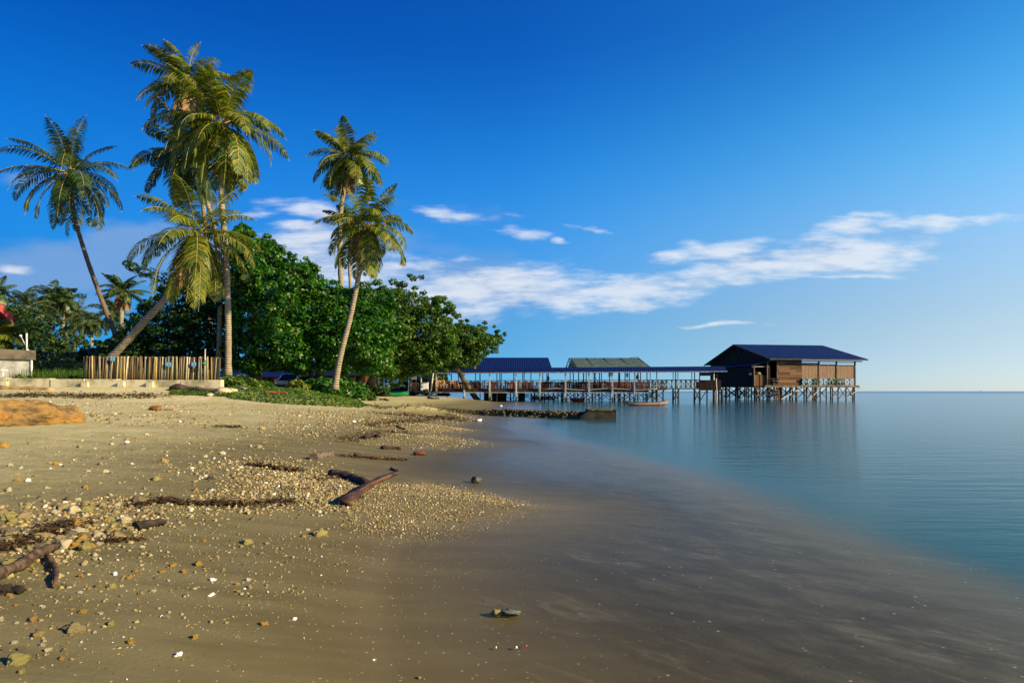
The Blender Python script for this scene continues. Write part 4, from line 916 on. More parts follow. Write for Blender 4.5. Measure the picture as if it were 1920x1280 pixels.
# ------------------------------------------------------------------ palms
def bez(pts, n):
    """Catmull-Rom through pts"""
    P = [Vector(p) for p in pts]; P = [P[0]*2-P[1]]+P+[P[-1]*2-P[-2]]; out = []
    for i in range(1, len(P)-2):
        for k in range(n):
            t = k/n; a, b, c, d = P[i-1:i+3]
            out.append(.5*((2*b)+(c-a)*t+(2*a-5*b+4*c-d)*t*t+(3*b-a-3*c+d)*t**3))
    out.append(P[-2]); return out
def frond(V, Fc, rach, base, az, el, Lf, bend, nl, w, ll, rng, wind):
    n = 14; pts = []; p = Vector(base); e = el; ds = Lf/n; a = az
    for i in range(n+1):
        pts.append(p.copy()); s = i/n
        dirv = Vector((math.cos(a)*math.cos(e), math.sin(a)*math.cos(e), math.sin(e)))
        dirv = (dirv+wind*s*.25).normalized(); p = p+dirv*ds; e -= bend/n*(.45+1.1*s)
        if e < -1.5: e = -1.5
    rach.tube(pts, [.035*min(1, Lf/4.2)*(1-.8*i/n)+.004 for i in range(n+1)], 4, cap=False)
    tw = rng.uniform(-.5, .5)
    for j in range(nl):
        s = .12+.87*j/(nl-1); x = s*n; i = min(int(x), n-1); f = x-i; q = pts[i].lerp(pts[i+1], f); T = (pts[i+1]-pts[i]).normalized()
        side = T.cross(Vector((0, 0, 1))); side = side.normalized() if side.length > .05 else Vector((math.sin(a), -math.cos(a), 0))
        nrm = side.cross(T); ang = tw*s; sd = side*math.cos(ang)+nrm*math.sin(ang)
        le = ll*(math.sin(math.pi*min(1, .18+s*.86))**.6)*rng.uniform(.8, 1.1)
        for sg in (-1, 1):
            if rng.random() < .10+.10*(tw > .2): continue
            d1 = (T*rng.uniform(.35, .6)+sd*sg+nrm*.12+Vector((0, 0, -.25))).normalized()
            d2 = (d1*.75+T*.1+Vector((0, 0, -1))*rng.uniform(.45, 1.0)+wind*.3).normalized()
            wd_ = d1.cross(nrm).normalized()*w if True else 0
            m1 = q+d1*le*.5; m2 = m1+d2*le*.5; b = len(V)
            V += [tuple(q-wd_*.5), tuple(q+wd_*.5), tuple(m1+wd_), tuple(m1-wd_), tuple(m2+wd_*.15), tuple(m2-wd_*.15)]
            Fc += [(b, b+1, b+2, b+3), (b+3, b+2, b+4, b+5)]
def palm(label, trunk, Rr, nf, seed, mat='palm', dead=0, r0=.2, r1=.12, barkm='palm_bark', lo=-1.0, ll=.75, group=None, w=.035, nl=34, coco=True, name='coconut_palm', wind=Vector((-.5, .1, 0)), yellow=0):
    rng = random.Random(seed); nf = int(nf*1.22); Rr *= .95; base = Vector(trunk[0]); t = thing(name, label, 'palm tree', base, group)
    pts = [p-base for p in bez(trunk, 8)]; n = len(pts)
    rad = [r0+(r1-r0)*(i/(n-1))**.6 for i in range(n)]; rad[0] *= 1.35; rad[1] *= 1.12
    rad = [r*(1+.04*((i % 2)*2-1)) for i, r in enumerate(rad)]
    MB().tube(pts, rad, 9).build('trunk', M[barkm], t)
    top = pts[-1]
    crowns = {'crown': ([], [], M[mat]), 'dead_fronds': ([], [], M['palm_dead']), 'yellow_fronds': ([], [], M['palm_yellow'])}
    rach = MB()
    for i in range(nf):
        u = i/(nf-1); az = i*2.39996+rng.uniform(-.3, .3); el = 1.35-(1.35-lo)*u**.9+rng.uniform(-.22, .22)
        Lf = Rr*rng.uniform(.95, 1.12)*(1.1 if u < .25 else 1.18); bend = (1.15 if u < .2 else 1.6 if u < .6 else 1.45)*rng.uniform(.65, 1.35)
        key = 'dead_fronds' if i >= nf-dead else 'yellow_fronds' if (yellow and i >= nf-dead-yellow) else 'crown'
        if key == 'dead_fronds': el = rng.uniform(-1.3, -.9); Lf *= .8
        V, Fc, _ = crowns[key]
        frond(V, Fc, rach, top+Vector((math.cos(az)*.1, math.sin(az)*.1, .1)), az, el, Lf, bend, int(nl*1.3), w*1.12, ll*1.25, rng, wind)
    for k, (V, Fc, mt) in crowns.items():
        if V: fast_mesh(k, V, Fc, mt, t)
    rach.build('frond_stalks', M['rachis'], t, fix=False)
    if coco:
        for i in range(rng.randint(5, 8)):
            a = rng.uniform(0, 6.28); c = top+Vector((math.cos(a)*.28, math.sin(a)*.28, -.18+rng.uniform(-.12, .1)))
            V, Fc = ico(2); o = fast_mesh('coconut', V*np.array([.12, .12, .15]), Fc, M['coco'], t, True); o.location = c
    return t
M['coco'] = simple('coconut_skin', (.16, .15, .03), (.30, .22, .06), 6, .5)
def T(*a): return [at(*x) for x in a]
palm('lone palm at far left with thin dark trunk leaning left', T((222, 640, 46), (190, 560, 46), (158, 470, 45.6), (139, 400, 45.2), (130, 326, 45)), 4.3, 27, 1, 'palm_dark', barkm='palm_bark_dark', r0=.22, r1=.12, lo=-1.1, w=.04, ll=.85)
palm('tallest palm, highest crown behind the sunlit tall palm', T((395, 690, 47), (390, 500, 47), (372, 300, 46), (350, 156, 45)), 3.6, 24, 2, 'palm', r0=.25, r1=.14, w=.045, ll=.85, lo=-.9, dead=3)
palm('tall sunlit palm with straight pale trunk at the right end of the bamboo fence', T((428, 708, 35), (428, 600, 35), (424, 480, 35), (415, 360, 34.8), (415, 235, 34.6)), 3.75, 34, 3, 'palm', r0=.20, r1=.16, w=.040, ll=.85, lo=-1.25, dead=1, yellow=4, nl=38)
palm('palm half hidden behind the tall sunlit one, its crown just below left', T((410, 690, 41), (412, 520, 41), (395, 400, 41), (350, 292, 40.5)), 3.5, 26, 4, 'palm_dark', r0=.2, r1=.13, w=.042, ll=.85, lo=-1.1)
palm('low palm leaning steeply right over the bamboo fence with drooping yellow fronds', T((205, 675, 35.5), (262, 612, 35), (320, 548, 34.6), (356, 490, 34.2), (368, 440, 34)), 3.85, 27, 15, 'palm', r0=.24, r1=.17, w=.033, ll=.85, lo=-1.35, dead=2, yellow=6, nl=38)
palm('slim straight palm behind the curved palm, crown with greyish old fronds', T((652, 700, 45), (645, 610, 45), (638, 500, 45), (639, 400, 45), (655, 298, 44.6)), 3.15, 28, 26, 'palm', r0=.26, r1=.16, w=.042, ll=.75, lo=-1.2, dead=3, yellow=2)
palm('curved palm rising from the grassy bank with reddish hanging frond', T((628, 730, 33), (638, 670, 33), (658, 590, 33), (676, 500, 33), (688, 428, 33)), 2.85, 25, 7, 'palm', r0=.19, r1=.12, w=.035, ll=.7, lo=-1.1, dead=2, yellow=3)
palm('thin palm trunk standing between the straight and curved palms', T((668, 700, 50), (662, 600, 50), (655, 500, 50), (657, 420, 50)), 2.2, 12, 8, 'palm_dark', r0=.17, r1=.12, w=.04, ll=.6, lo=-.8, coco=False)
palm('middle distance palm with hanging brown skirt of dead fronds', T((229, 640, 66), (228, 590, 66), (229, 548, 66)), 2.7, 22, 9, 'palm_dark', r0=.28, r1=.2, w=.06, ll=.7, lo=-.8, dead=5, nl=24)
far = [((90, 665), (93, 610), (96, 556), 82, 2.7, 'thin distant palm with pale trunk, left of a pair'), ((118, 665), (119, 600), (123, 562), 80, 2.4, 'thin distant palm with pale trunk, right of a pair'),
       ((172, 650), (173, 620), (175, 603), 85, 2.3, 'small short distant palm low in the gap below the leaning trunk'), ((52, 650), (50, 600), (50, 578), 74, 3.2, 'bushy distant palm left of the pale-trunked pair'),
       ((142, 655), (142, 610), (143, 590), 90, 3.4, 'drooping distant palm just right of the pale-trunked pair'), ((-8, 650), (-8, 600), (-6, 548), 70, 2.4, 'palm crown cut off by the left edge above the red roof'),
       ((-6, 700), (-4, 665), (-2, 628), 41, 2.0, 'short sunlit palm in front of the red roofed house'), ((212, 655), (213, 620), (212, 588), 78, 2.2, 'small distant palm beside the one with the brown skirt')]
for k, (a, b_, c_, D, r_, lb) in enumerate(far):
    palm(lb, T((*a, D), (*b_, D), (*c_, D)), r_, 20, 40+k, 'palm' if k in (6,) else 'palm_dark', r0=.19, r1=.14, w=.055, ll=.65*r_/2.5+.1, lo=-1.2, nl=22, coco=False, barkm='palm_bark')

# ------------------------------------------------------------------ broadleaf trees
def leaves(C, rad, nper, size, rng, flat=.6, up=.6):
    """leaf quads on the shells of blobs: C (n,3) centres, rad (n,)"""
    n = len(C)*nper; c = np.repeat(C, nper, 0); r = np.repeat(rad, nper)
    d = rng.normal(size=(n, 3)); d /= np.linalg.norm(d, axis=1)[:, None]
    rr = r*rng.uniform(.45, 1.08, n)**.6
    off = d*rr[:, None]; off[:, 2] *= flat
    lump = 1+.25*np.sin(off[:, 0]*5+c[:, 1])*np.cos(off[:, 1]*5+c[:, 0]); off *= lump[:, None]
    P = c+off
    nrm = d*.8+rng.normal(size=(n, 3))*.55+np.array([0, 0, up]); nrm /= np.linalg.norm(nrm, axis=1)[:, None]
    a = rng.normal(size=(n, 3)); a -= nrm*np.sum(a*nrm, 1)[:, None]; a /= np.linalg.norm(a, axis=1)[:, None]; b = np.cross(nrm, a)
    s = size*rng.uniform(.6, 1.25, n)[:, None]
    V = np.stack([P-a*s, P-a*s*.1+b*s*.5-nrm*s*.08, P+a*s, P-a*s*.1-b*s*.5-nrm*s*.08], 1).reshape(-1, 3)
    return V, np.arange(n*4).reshape(-1, 4)
def inpoly(x, y, poly):
    c = False; j = len(poly)-1
    for i in range(len(poly)):
        xi, yi = poly[i]; xj, yj = poly[j]
        if (yi > y) != (yj > y) and x < (xj-xi)*(y-yi)/(yj-yi)+xi: c = not c
        j = i
    return c
def edge_d(x, y, poly):
    best = 1e9
    for i in range(len(poly)):
        a = Vector((*poly[i], 0)); b = Vector((*poly[(i+1) % len(poly)], 0)); d = b-a; t = max(0, min(1, (Vector((x, y, 0))-a).dot(d)/d.length_squared)); best = min(best, (a+d*t-Vector((x, y, 0))).length)
    return best
def tree(label, base, fork, poly, D, hd, ncl, nper, mat, seed, cr=(.75, 1.25), leaf=.17, name='sea_almond_tree', tr=.32, extra=(), nlimb=20, cat='tree'):
    rng = random.Random(seed); nr = np.random.default_rng(seed); b = at(*base); ncl = int(ncl*1.8); nper = int(nper*.85); leaf *= .82; cr = (cr[0]*.62, cr[1]*.85); t = thing(name, label, cat, (b.x, b.y, Hs(b.x, b.y)-.05))
    xs_ = [p[0] for p in poly]; ys_ = [p[1] for p in poly]; cl = []; tries = 0; maxd = 1
    ccx = sum(xs_)/len(xs_); 
    hw = (max(xs_)-min(xs_))/2; hh = (max(ys_)-min(ys_))/2; mid = min(hw, hh)
    while len(cl) < ncl and tries < 20000:
        tries += 1; x = rng.uniform(min(xs_), max(xs_)); y = rng.uniform(min(ys_), max(ys_))
        if not inpoly(x, y, poly): continue
        r = rng.uniform(*cr); e = edge_d(x, y, poly); rp = r/D*F
        if e < rp*.55: r *= rng.uniform(.45, .75); rp = r/D*F
        if e < rp*.4: continue
        dep = math.sqrt(min(1, e/mid)); d = D+hd*dep*rng.choice((-1, -1, 1))*rng.uniform(.35, 1)
        # keep the outline: shift so that the point still projects to (x, y)
        p = at(x, y, d)
        if p.z < 2.0: continue
        if all((p-q).length > .55*(r+rq)*.8 for q, rq in cl): cl.append((p, r))
    for q in range(int(ncl*.38)):
        k = rng.randrange(len(poly)); (x0, y0), (x1, y1) = poly[k], poly[(k+1) % len(poly)]; f_ = rng.random(); x = x0+(x1-x0)*f_; y = y0+(y1-y0)*f_
        if y > 700: continue
        x += (x-ccx)/hw*rng.uniform(-4, 14); y -= rng.uniform(-8, 12) if y < (max(ys_)+min(ys_))/2 else 0
        cl.append((at(x, y, D+hd*rng.uniform(-.5, .4)), rng.uniform(.18, .42)))
    for (x, y, d, r) in extra: cl.append((at(x, y, d), r))
    C = np.array([p[:] for p, _ in cl]); Rd = np.array([r for _, r in cl])
    # per-cluster leaf number follows its surface
    V, Fc = leaves(C, Rd, nper, leaf, nr)
    keep = nr.random(len(C)*nper) < np.repeat(np.clip((Rd/.62)**1.6, .12, 1.0), nper); V = V.reshape(-1, 4, 3)[keep].reshape(-1, 3); Fc = np.arange(len(V)).reshape(-1, 4)
    o = fast_mesh('crown', V-np.array(t.location[:]), Fc, mat, t)
    f = at(*fork); m = MB(); tb = Vector(t.location)
    tp = bez([tb, tb.lerp(f, .5)+Vector((rng.uniform(-.2, .2), 0, .1)), f], 4); m.tube(tp, [tr*(1.25-.5*i/(len(tp)-1)) for i in range(len(tp))], 9)
    WB(m, 'trunk', M['bark'], t)
    m = MB(); order = sorted(cl, key=lambda q: -q[1])[:nlimb]
    for q, r in order:
        mid_ = f.lerp(q, .5)+Vector((rng.uniform(-.4, .4), rng.uniform(-.4, .4), rng.uniform(.1, .7)-.3)); pts = bez([f, mid_, q], 4)
        m.tube(pts, [tr*.42*(1-.82*i/(len(pts)-1)) for i in range(len(pts))], 6, cap=False)
    WB(m, 'limbs', M['bark'], t)
    return t
tree('shaded broad tree behind the bamboo fence left of the tall palm', (330, 700, 43), (335, 640, 43), [(205, 650), (240, 610), (275, 570), (300, 550), (340, 500), (410, 470), (445, 520), (450, 600), (440, 690), (300, 700), (200, 690), (190, 640)], 43, 3.2, 110, 190, M['leaf_dark'], 51,  # the shade on this tree is put into its darker leaf colour
     extra=[(250, 500, 43, .55), (272, 510, 43, .7), (300, 520, 43, .8), (238, 493, 43, .3)], nlimb=30)
tree('highest broad leafy tree right beside the tall sunlit palm', (478, 705, 41), (480, 640, 41), [(440, 450), (455, 432), (480, 440), (525, 468), (520, 488), (560, 490), (578, 508), (585, 560), (590, 640), (570, 696), (520, 690), (470, 700), (430, 680), (435, 560)], 41, 3.4, 120, 230, M['leaf'], 52)
tree('broad leafy tree in the middle behind the curved palm', (600, 705, 42), (600, 650, 42), [(560, 520), (590, 505), (620, 530), (660, 545), (700, 540), (735, 560), (740, 620), (730, 700), (640, 700), (600, 692), (560, 700), (545, 600)], 42, 3.4, 110, 230, M['leaf'], 53)
tree('wide rounded tree with olive leaves and bare twigs left of the walkway', (683, 722, 50), (735, 650, 48), [(690, 560), (730, 538), (770, 545), (815, 562), (845, 590), (855, 625), (845, 670), (805, 700), (730, 712), (670, 690), (680, 620)], 48, 3.6, 120, 200, M['leaf_olive'], 54,
     extra=[(775, 522, 48, .35), (790, 520, 48, .3), (768, 516, 48, .25), (778, 540, 48, .3)], nlimb=45)
tree('leafy tree reaching out right over the walkway roof to the sea', (895, 728, 74), (845, 670, 66), [(815, 640), (835, 606), (870, 606), (905, 612), (934, 628), (938, 648), (905, 664), (885, 688), (810, 696), (785, 665)], 66, 4.0, 95, 170, M['leaf_olive'], 55, cr=(.7, 1.2), leaf=.2, nlimb=40, tr=.3,
     extra=[(928, 645, 66, .5), (932, 660, 66, .25)])
tree('low leafy tree whose leaves hang just above the green boat', (655, 722, 54), (690, 675, 52), [(640, 650), (700, 640), (780, 650), (800, 690), (770, 712), (700, 705), (640, 690)], 52, 2.4, 60, 190, M['leaf'], 57, cr=(.6, 1.0), leaf=.18)
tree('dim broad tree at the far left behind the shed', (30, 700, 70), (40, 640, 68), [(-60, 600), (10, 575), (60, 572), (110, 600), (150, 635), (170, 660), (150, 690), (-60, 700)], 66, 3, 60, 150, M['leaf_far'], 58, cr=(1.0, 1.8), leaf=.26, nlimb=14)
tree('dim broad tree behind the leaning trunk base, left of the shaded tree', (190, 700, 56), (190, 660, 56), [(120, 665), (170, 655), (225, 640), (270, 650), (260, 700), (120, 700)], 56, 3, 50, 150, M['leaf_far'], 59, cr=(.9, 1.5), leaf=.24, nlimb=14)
# bare twigs over the olive tree
def bush(label, px, py, D, w, h, n, nper, mat, seed, leaf=.1, name='shrub', zb=None):
    nr = np.random.default_rng(seed); p = at(px, py, D); z0 = Hs(p.x, D) if zb is None else zb; t = thing(name, label, 'shrub', (p.x, D, z0))
    C = np.stack([nr.uniform(-w/2, w/2, n), nr.uniform(-w/4, w/4, n), nr.uniform(.15, h*.8, n)*1.0], -1); C[:, 2] *= np.sqrt(np.maximum(.15, 1-(C[:, 0]/(w/2))**2))
    V, Fc = leaves(C, nr.uniform(.22, .42, n)*min(1.6, max(.6, h)), nper, leaf, nr, .8); V[:, 2] = np.maximum(V[:, 2], -.02); fast_mesh('foliage', V, Fc, mat, t)
    m = MB(); rg = random.Random(seed)
    for i in range(6): m.tube([(0, 0, 0), (rg.uniform(-w/6, w/6), 0, h*.3), (rg.uniform(-w/3, w/3), rg.uniform(-w/6, w/6), h*.75)], [.03, .022, .012], 5, cap=False)
    m.build('stem', M['bark'], t); return t
bush('bright green shrub behind the sea wall left of the bamboo fence', 138, 700, 38, 2.6, 1.9, 40, 70, M['leaf_olive'], 1)
bush('dark shrub beside the concrete shed', 85, 705, 40, 3.4, 2.2, 40, 70, M['leaf_dark'], 2)
bush('green shrub at the right end of the bamboo fence', 432, 712, 32.5, 1.4, .9, 22, 60, M['grass'], 3)
bush('leafy shrub left of the white post', 462, 712, 34, 1.7, .7, 22, 60, M['grass'], 4)
bush('low shrub in front of the car', 488, 716, 36, 1.5, .55, 24, 60, M['leaf'], 5)
bush('yellow-green shrub right of the car', 556, 724, 33, 1.0, .6, 20, 60, M['palm_yellow'], 6)
bush('big-leaved shrub left of the curved palm base', 598, 722, 34.5, 1.9, 1.0, 30, 60, M['leaf'], 7, .16)
bush('dense shrub right of the curved palm base', 655, 722, 36, 1.9, 1.35, 34, 70, M['leaf'], 8, .14)
bush('low shrub at the end of the grassy bank', 680, 735, 37, 1.4, .7, 18, 60, M['leaf_olive'], 9)
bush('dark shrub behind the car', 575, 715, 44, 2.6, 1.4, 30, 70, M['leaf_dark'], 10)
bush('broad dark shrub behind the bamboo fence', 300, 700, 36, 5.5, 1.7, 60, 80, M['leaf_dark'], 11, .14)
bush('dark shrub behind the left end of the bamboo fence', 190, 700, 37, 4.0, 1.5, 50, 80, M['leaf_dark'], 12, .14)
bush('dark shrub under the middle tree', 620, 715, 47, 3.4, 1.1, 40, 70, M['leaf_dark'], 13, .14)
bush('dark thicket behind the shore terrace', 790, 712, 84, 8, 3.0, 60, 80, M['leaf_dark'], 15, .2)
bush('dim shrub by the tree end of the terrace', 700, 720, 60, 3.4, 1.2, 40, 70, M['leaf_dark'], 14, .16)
# far wood closing the horizon on land
nr = np.random.default_rng(77); n = 210; tx = nr.uniform(-.98, -.125, n); D_ = nr.uniform(92, 112, n)
C = np.stack([tx*D_, D_, nr.uniform(1.5, 6.6, n)], -1); V, Fc = leaves(C, nr.uniform(1.6, 2.8, n), 110, .45, nr, .8)
o = fast_mesh('far_wood', V, Fc, M['leaf_far']); tag(o, 'dark far wood closing the view behind the beach trees', 'wood', kind='stuff')

# ------------------------------------------------------------------ grass bank
def wpoly(pts): return [(G(x, y).x, G(x, y).y) for x, y in pts]
def sample(poly, n, nr):
    xs_ = [p[0] for p in poly]; ys_ = [p[1] for p in poly]; out = []
    while len(out) < n:
        x = nr.uniform(min(xs_), max(xs_), n); y = nr.uniform(min(ys_), max(ys_), n)
        for a, b in zip(x, y):
            if inpoly(a, b, poly): out.append((a, b))
            if len(out) >= n: break
    P = np.array(out); return P
def carpet(name, label, poly, n, nr, mat, size=(.04, .09), hgt=(.01, .13), blade=.5):
    P = sample(poly, n, nr); n = len(P); z = H(P[:, 0], P[:, 1]); h = nr.uniform(*hgt, n)
    edge = np.array([0.0]*n); base = np.stack([P[:, 0], P[:, 1], z], -1)
    a = nr.uniform(0, 6.283, n); lean = nr.uniform(0, .7, n); isb = nr.random(n) < blade
    side = np.stack([np.cos(a), np.sin(a), 0*a], -1)*.014; fw = np.stack([-np.sin(a)*lean, np.cos(a)*lean, 1+0*a], -1)*(h*1.25)[:, None]
    Vb = np.stack([base-side, base+side, base+fw*.7+side*.8, base+fw], 1)
    c = base+np.array([0, 0, 1])*h[:, None]*.7; s = nr.uniform(*size, n)[:, None]; nrm = nr.normal(size=(n, 3))*.5+np.array([0, -.2, 1]); nrm /= np.linalg.norm(nrm, axis=1)[:, None]
    t1 = nr.normal(size=(n, 3)); t1 -= nrm*np.sum(t1*nrm, 1)[:, None]; t1 /= np.linalg.norm(t1, axis=1)[:, None]; t2 = np.cross(nrm, t1)
    Vl = np.stack([c-t1*s, c+t2*s*.8, c+t1*s, c-t2*s*.8], 1)
    V = np.where(isb[:, None, None], Vb, Vl).reshape(-1, 3)
    o = fast_mesh(name, V, np.arange(n*4).reshape(-1, 4), mat); tag(o, label, 'ground cover', kind='stuff'); return o
nr = np.random.default_rng(31)
gp = [(-15.0, 29.4), (-13.6, 27.2), (-10.5, 26.0), (-8.2, 25.7), (-7.0, 26.2), (-7.3, 28.5), (-8.6, 33), (-10.5, 38), (-15, 42), (-22, 44), (-23, 36), (-15.5, 32)]
carpet('ground_cover', 'green creeping beach plants and grass on the bank below the trees', gp, 34000, nr, M['grass'])
gp2 = [G(318, 741).xy[:], G(430, 744).xy[:], G(428, 736).xy[:], G(320, 732).xy[:]]
carpet('ground_cover', 'thin patch of grass on the sand in front of the sea wall', [tuple(p) for p in gp2], 2600, nr, M['grass'], (.03, .07), (.01, .12), .75)
carpet('tall_grass', 'tall rough grass behind the sea wall between the shed and the fence', [(-27, 30.6), (-22.9, 30.6), (-22.9, 35), (-27, 35)], 5000, nr, M['leaf_olive'], (.06, .12), (.2, .9), .8)
# ------------------------------------------------------------------ beach debris
random.seed(77)
def put(o, px, py, dz=0.0, rz=None):
    p = G(px, py); o.location = (p.x, p.y, p.z+dz)
    if rz is not None: o.rotation_euler = (0, 0, rz)
    return o
def lumpy(sub, sc, amp, seed, fr=2.2, pw=1.0):
    V, Fc = ico(sub); V = V.copy(); out = []
    for v in V:
        p = Vector(v)*fr+Vector((seed*7.1, seed*3.3, seed)); d = noise.fractal(p, 1.0, 2.0, 3)
        out.append(v*(1+amp*d))
    V = np.array(out)*np.array(sc); return V, Fc
# big orange weathered log at the left edge
pA = G(-60, 800); pB = G(128, 792); ax = (pB-pA); Llog = ax.length
V = []; Fc = []; n, k = 60, 40
for i in range(n+1):
    s = i/n; r = .29+.03*math.sin(s*5)+.02*math.sin(s*13); r *= (1 if s < .96 else .90) 
    if i == 0 or i == n: r *= .92
    for j in range(k):
        a = 2*math.pi*j/k; q = Vector((s*4, math.cos(a)*1.3, math.sin(a)*1.3)); d = 1+.34*noise.fractal(q*1.1+Vector((3, 1, 2)), 1, 2, 5)+.05*abs(noise.noise(Vector((s*3, a*3, 1))))
        V.append((s*Llog-Llog/2+(.06*math.sin(a*2+1) if i == n else 0), math.cos(a)*r*d*1.1, math.sin(a)*r*d*1.05+.16))
for i in range(n):
    for j in range(k): Fc.append((i*k+j, i*k+(j+1) % k, (i+1)*k+(j+1) % k, (i+1)*k+j))
c0_ = len(V); V += [(-Llog/2, 0, .12), (Llog/2+.02, 0, .12)]
for j in range(k): Fc.append((c0_, (j+1) % k, j, j)); Fc.append((c0_+1, n*k+j, n*k+(j+1) % k, n*k+(j+1) % k))
me = bpy.data.meshes.new('driftwood_log'); me.from_pydata(V, [], [tuple(dict.fromkeys(f)) for f in Fc]); me.materials.append(M['orange_log'])
o = link(bpy.data.objects.new('driftwood_log', me)); mid = (pA+pB)/2; o.location = (mid.x, mid.y+.15, Hs(mid.x, mid.y)-.02); o.rotation_euler = (0, R(2), math.atan2(ax.y, ax.x))
tag(o, 'big weathered orange-brown log lying at the left edge of the beach', 'log')
# coconut husk heap
V, Fc = lumpy(4, (.20, .14, .12), .35, 2); o = fast_mesh('husk', V, Fc, M['husk'], smooth=True); put(o, 292, 769, .03); tag(o, 'rusty brown coconut husk on the open upper beach', 'husk')
V, Fc = lumpy(3, (.22, .10, .05), .4, 6); o = fast_mesh('husk', V, Fc, simple('tan_husk', (.20, .11, .04), (.36, .22, .09), 8, .9), smooth=True); put(o, 320, 769, .01); tag(o, 'flat tan husk just right of the rusty brown one', 'husk')
# shaped plank on the gravel spit
def plank(name, label, P, Q, w0, w1, th, mat, lift0=.02, lift1=.1, cat='plank', notch=True):
    P = Vector(P); Q = Vector(Q); d = Q-P; ln = Vector((d.x, d.y, 0)).length; t = []
    m_ = MB(); n = 16; V = []; 
    for i in range(n+1):
        s = i/n; w = w0+(w1-w0)*(s**.75); z = lift0+(lift1-lift0)*s; bow = .05*math.sin(s*math.pi)
        x = s*ln
        jag = .02*noise.noise(Vector((s*9, 1, 0)))
        for (yy, zz_) in ((-w/2+bow+jag, -th/2), (w/2+bow-jag, -th/2), (w/2*.96+bow, th/2+.004*math.sin(s*20)), (-w/2*.96+bow, th/2)): V.append((x, yy, z+zz_))
    Fc = []
    for i in range(n):
        for j in range(4): Fc.append((i*4+j, i*4+(j+1) % 4, (i+1)*4+(j+1) % 4, (i+1)*4+j))
    Fc += [(3, 2, 1, 0), (n*4, n*4+1, n*4+2, n*4+3)]
    o = fast_mesh(name, V, Fc, mat); bm = bmesh.new(); bm.from_mesh(o.data); bmesh.ops.recalc_face_normals(bm, faces=bm.faces); bm.to_mesh(o.data); bm.free()
    o.location = (P.x, P.y, P.z); dz = Q.z-P.z; o.rotation_euler = (0, -math.atan2(dz, ln), math.atan2(d.y, d.x)); tag(o, label, cat); return o
pk = plank('driftwood_plank', 'red-brown plank widening to a broad end on the coral gravel spit', G(644, 950), G(738, 903), .15, .05, .035, M['plankdrift'], .05, .13)
pk.rotation_euler.x = R(18)
def stick(name, label, pixs, rad, mat, dz=.02, cat='driftwood', n=8):
    pts = [G(*p)+Vector((0, 0, dz)) for p in pixs]; b = pts[0]; c = bez([p-b for p in pts], 5); m_ = MB()
    rr = [rad*(1+.12*noise.noise(Vector((i*.9, rad*50, 2))))*(1-.35*i/len(c)) for i in range(len(c))]
    c = [p+Vector((noise.noise(Vector((i*.8, rad*90, 1)))*rad*.5, 0, .01*math.sin(i*1.7))) for i, p in enumerate(c)]
    m_.tube(c, rr, n if rad < .02 else 14, cap=True)
    for q_, v_ in enumerate(m_.v):
        ax_ = c[min(q_//(n if rad < .02 else 14), len(c)-1)]; m_.v[q_] = ax_+(v_-ax_)*(1+.45*noise.fractal(v_*(.5/rad)+Vector((rad*70, 0, 0)), 1, 2, 3))
    o = m_.build(name, mat); o.location = b; tag(o, label, cat); return o
stick('charred_log', 'black rotten log lying behind the red-brown plank', [(622, 893), (650, 897), (668, 903), (690, 912)], .065, M['blackwood'], .04)
stick('driftwood_piece', 'flat grey driftwood piece left of the gravel bands', [(586, 862), (605, 857), (624, 853)], .075, M['greywood'], .03)
stick('driftwood_piece', 'short straight dark stick upslope of the red husk', [(716, 842), (735, 842), (752, 843)], .045, M['blackwood'], .03)
stick('driftwood_piece', 'long thin brown stick lying in weed near the red husk', [(664, 855), (690, 858), (720, 860), (752, 858)], .04, M['driftwood'], .02)
stick('driftwood_piece', 'dark curved stick on the upper gravel band', [(682, 823), (698, 819), (712, 821)], .06, M['blackwood'], .03)
stick('driftwood_piece', 'thin dark twig close to the water upslope of the gravel bands', [(744, 800), (752, 804), (761, 806)], .035, M['blackwood'], .02)
stick('driftwood_piece', 'dark wood piece at the foot of the stone ridge', [(819, 782), (826, 783), (832, 784)], .08, M['blackwood'], .03)
stick('driftwood_piece', 'small dark stick near the green boat', [(712, 750), (722, 750), (728, 751)], .10, M['blackwood'], .03)
stick('driftwood_piece', 'dark debris log on the sand below the walkway start', [(803, 747), (812, 748), (822, 748)], .16, M['blackwood'], .05)
stick('driftwood_piece', 'twig with a fork near the lone dark stone', [(733, 880), (740, 883), (747, 884)], .025, M['blackwood'], .02)
stick('driftwood_branch', 'thick brown branch at the lower left edge of the beach', [(-60, 1150), (0, 1096), (108, 1036)], .038, M['driftwood'], .06, 'branch')
stick('driftwood_branch', 'short dark crooked branch beside the thick brown one', [(88, 1052), (104, 1075), (103, 1104)], .019, M['driftwood'], .03, 'branch')
stick('charred_log', 'black burnt lump below the thick brown branch', [(-10, 1118), (15, 1112), (44, 1114)], .030, M['blackwood'], .02)
stick('bark_piece', 'dark brown bark piece in the left foreground between coral stones', [(256, 994), (280, 988), (308, 986)], .038, M['blackwood'], .03, 'bark')
V, Fc = lumpy(3, (.13, .06, .05), .9, 9); o = fast_mesh('red_husk', V, Fc, simple('red_brown_husk', (.035, .015, .01), (.16, .04, .02), 14, .8), smooth=False); put(o, 786, 853, .03, R(35)); tag(o, 'frayed red-brown palm husk at the water edge', 'husk')
stick('fallen_log', 'long brown log lying on the sand at the foot of the sea wall', [(330, 729), (350, 731), (385, 735), (420, 737)], .16, M['greywood'], .10)
V, Fc = lumpy(3, (.45, .3, .2), .35, 4); o = fast_mesh('tree_stump', V, Fc, M['blackwood'], smooth=False); put(o, 335, 731, .08); tag(o, 'black stump at the left end of the fallen log by the sea wall', 'stump')
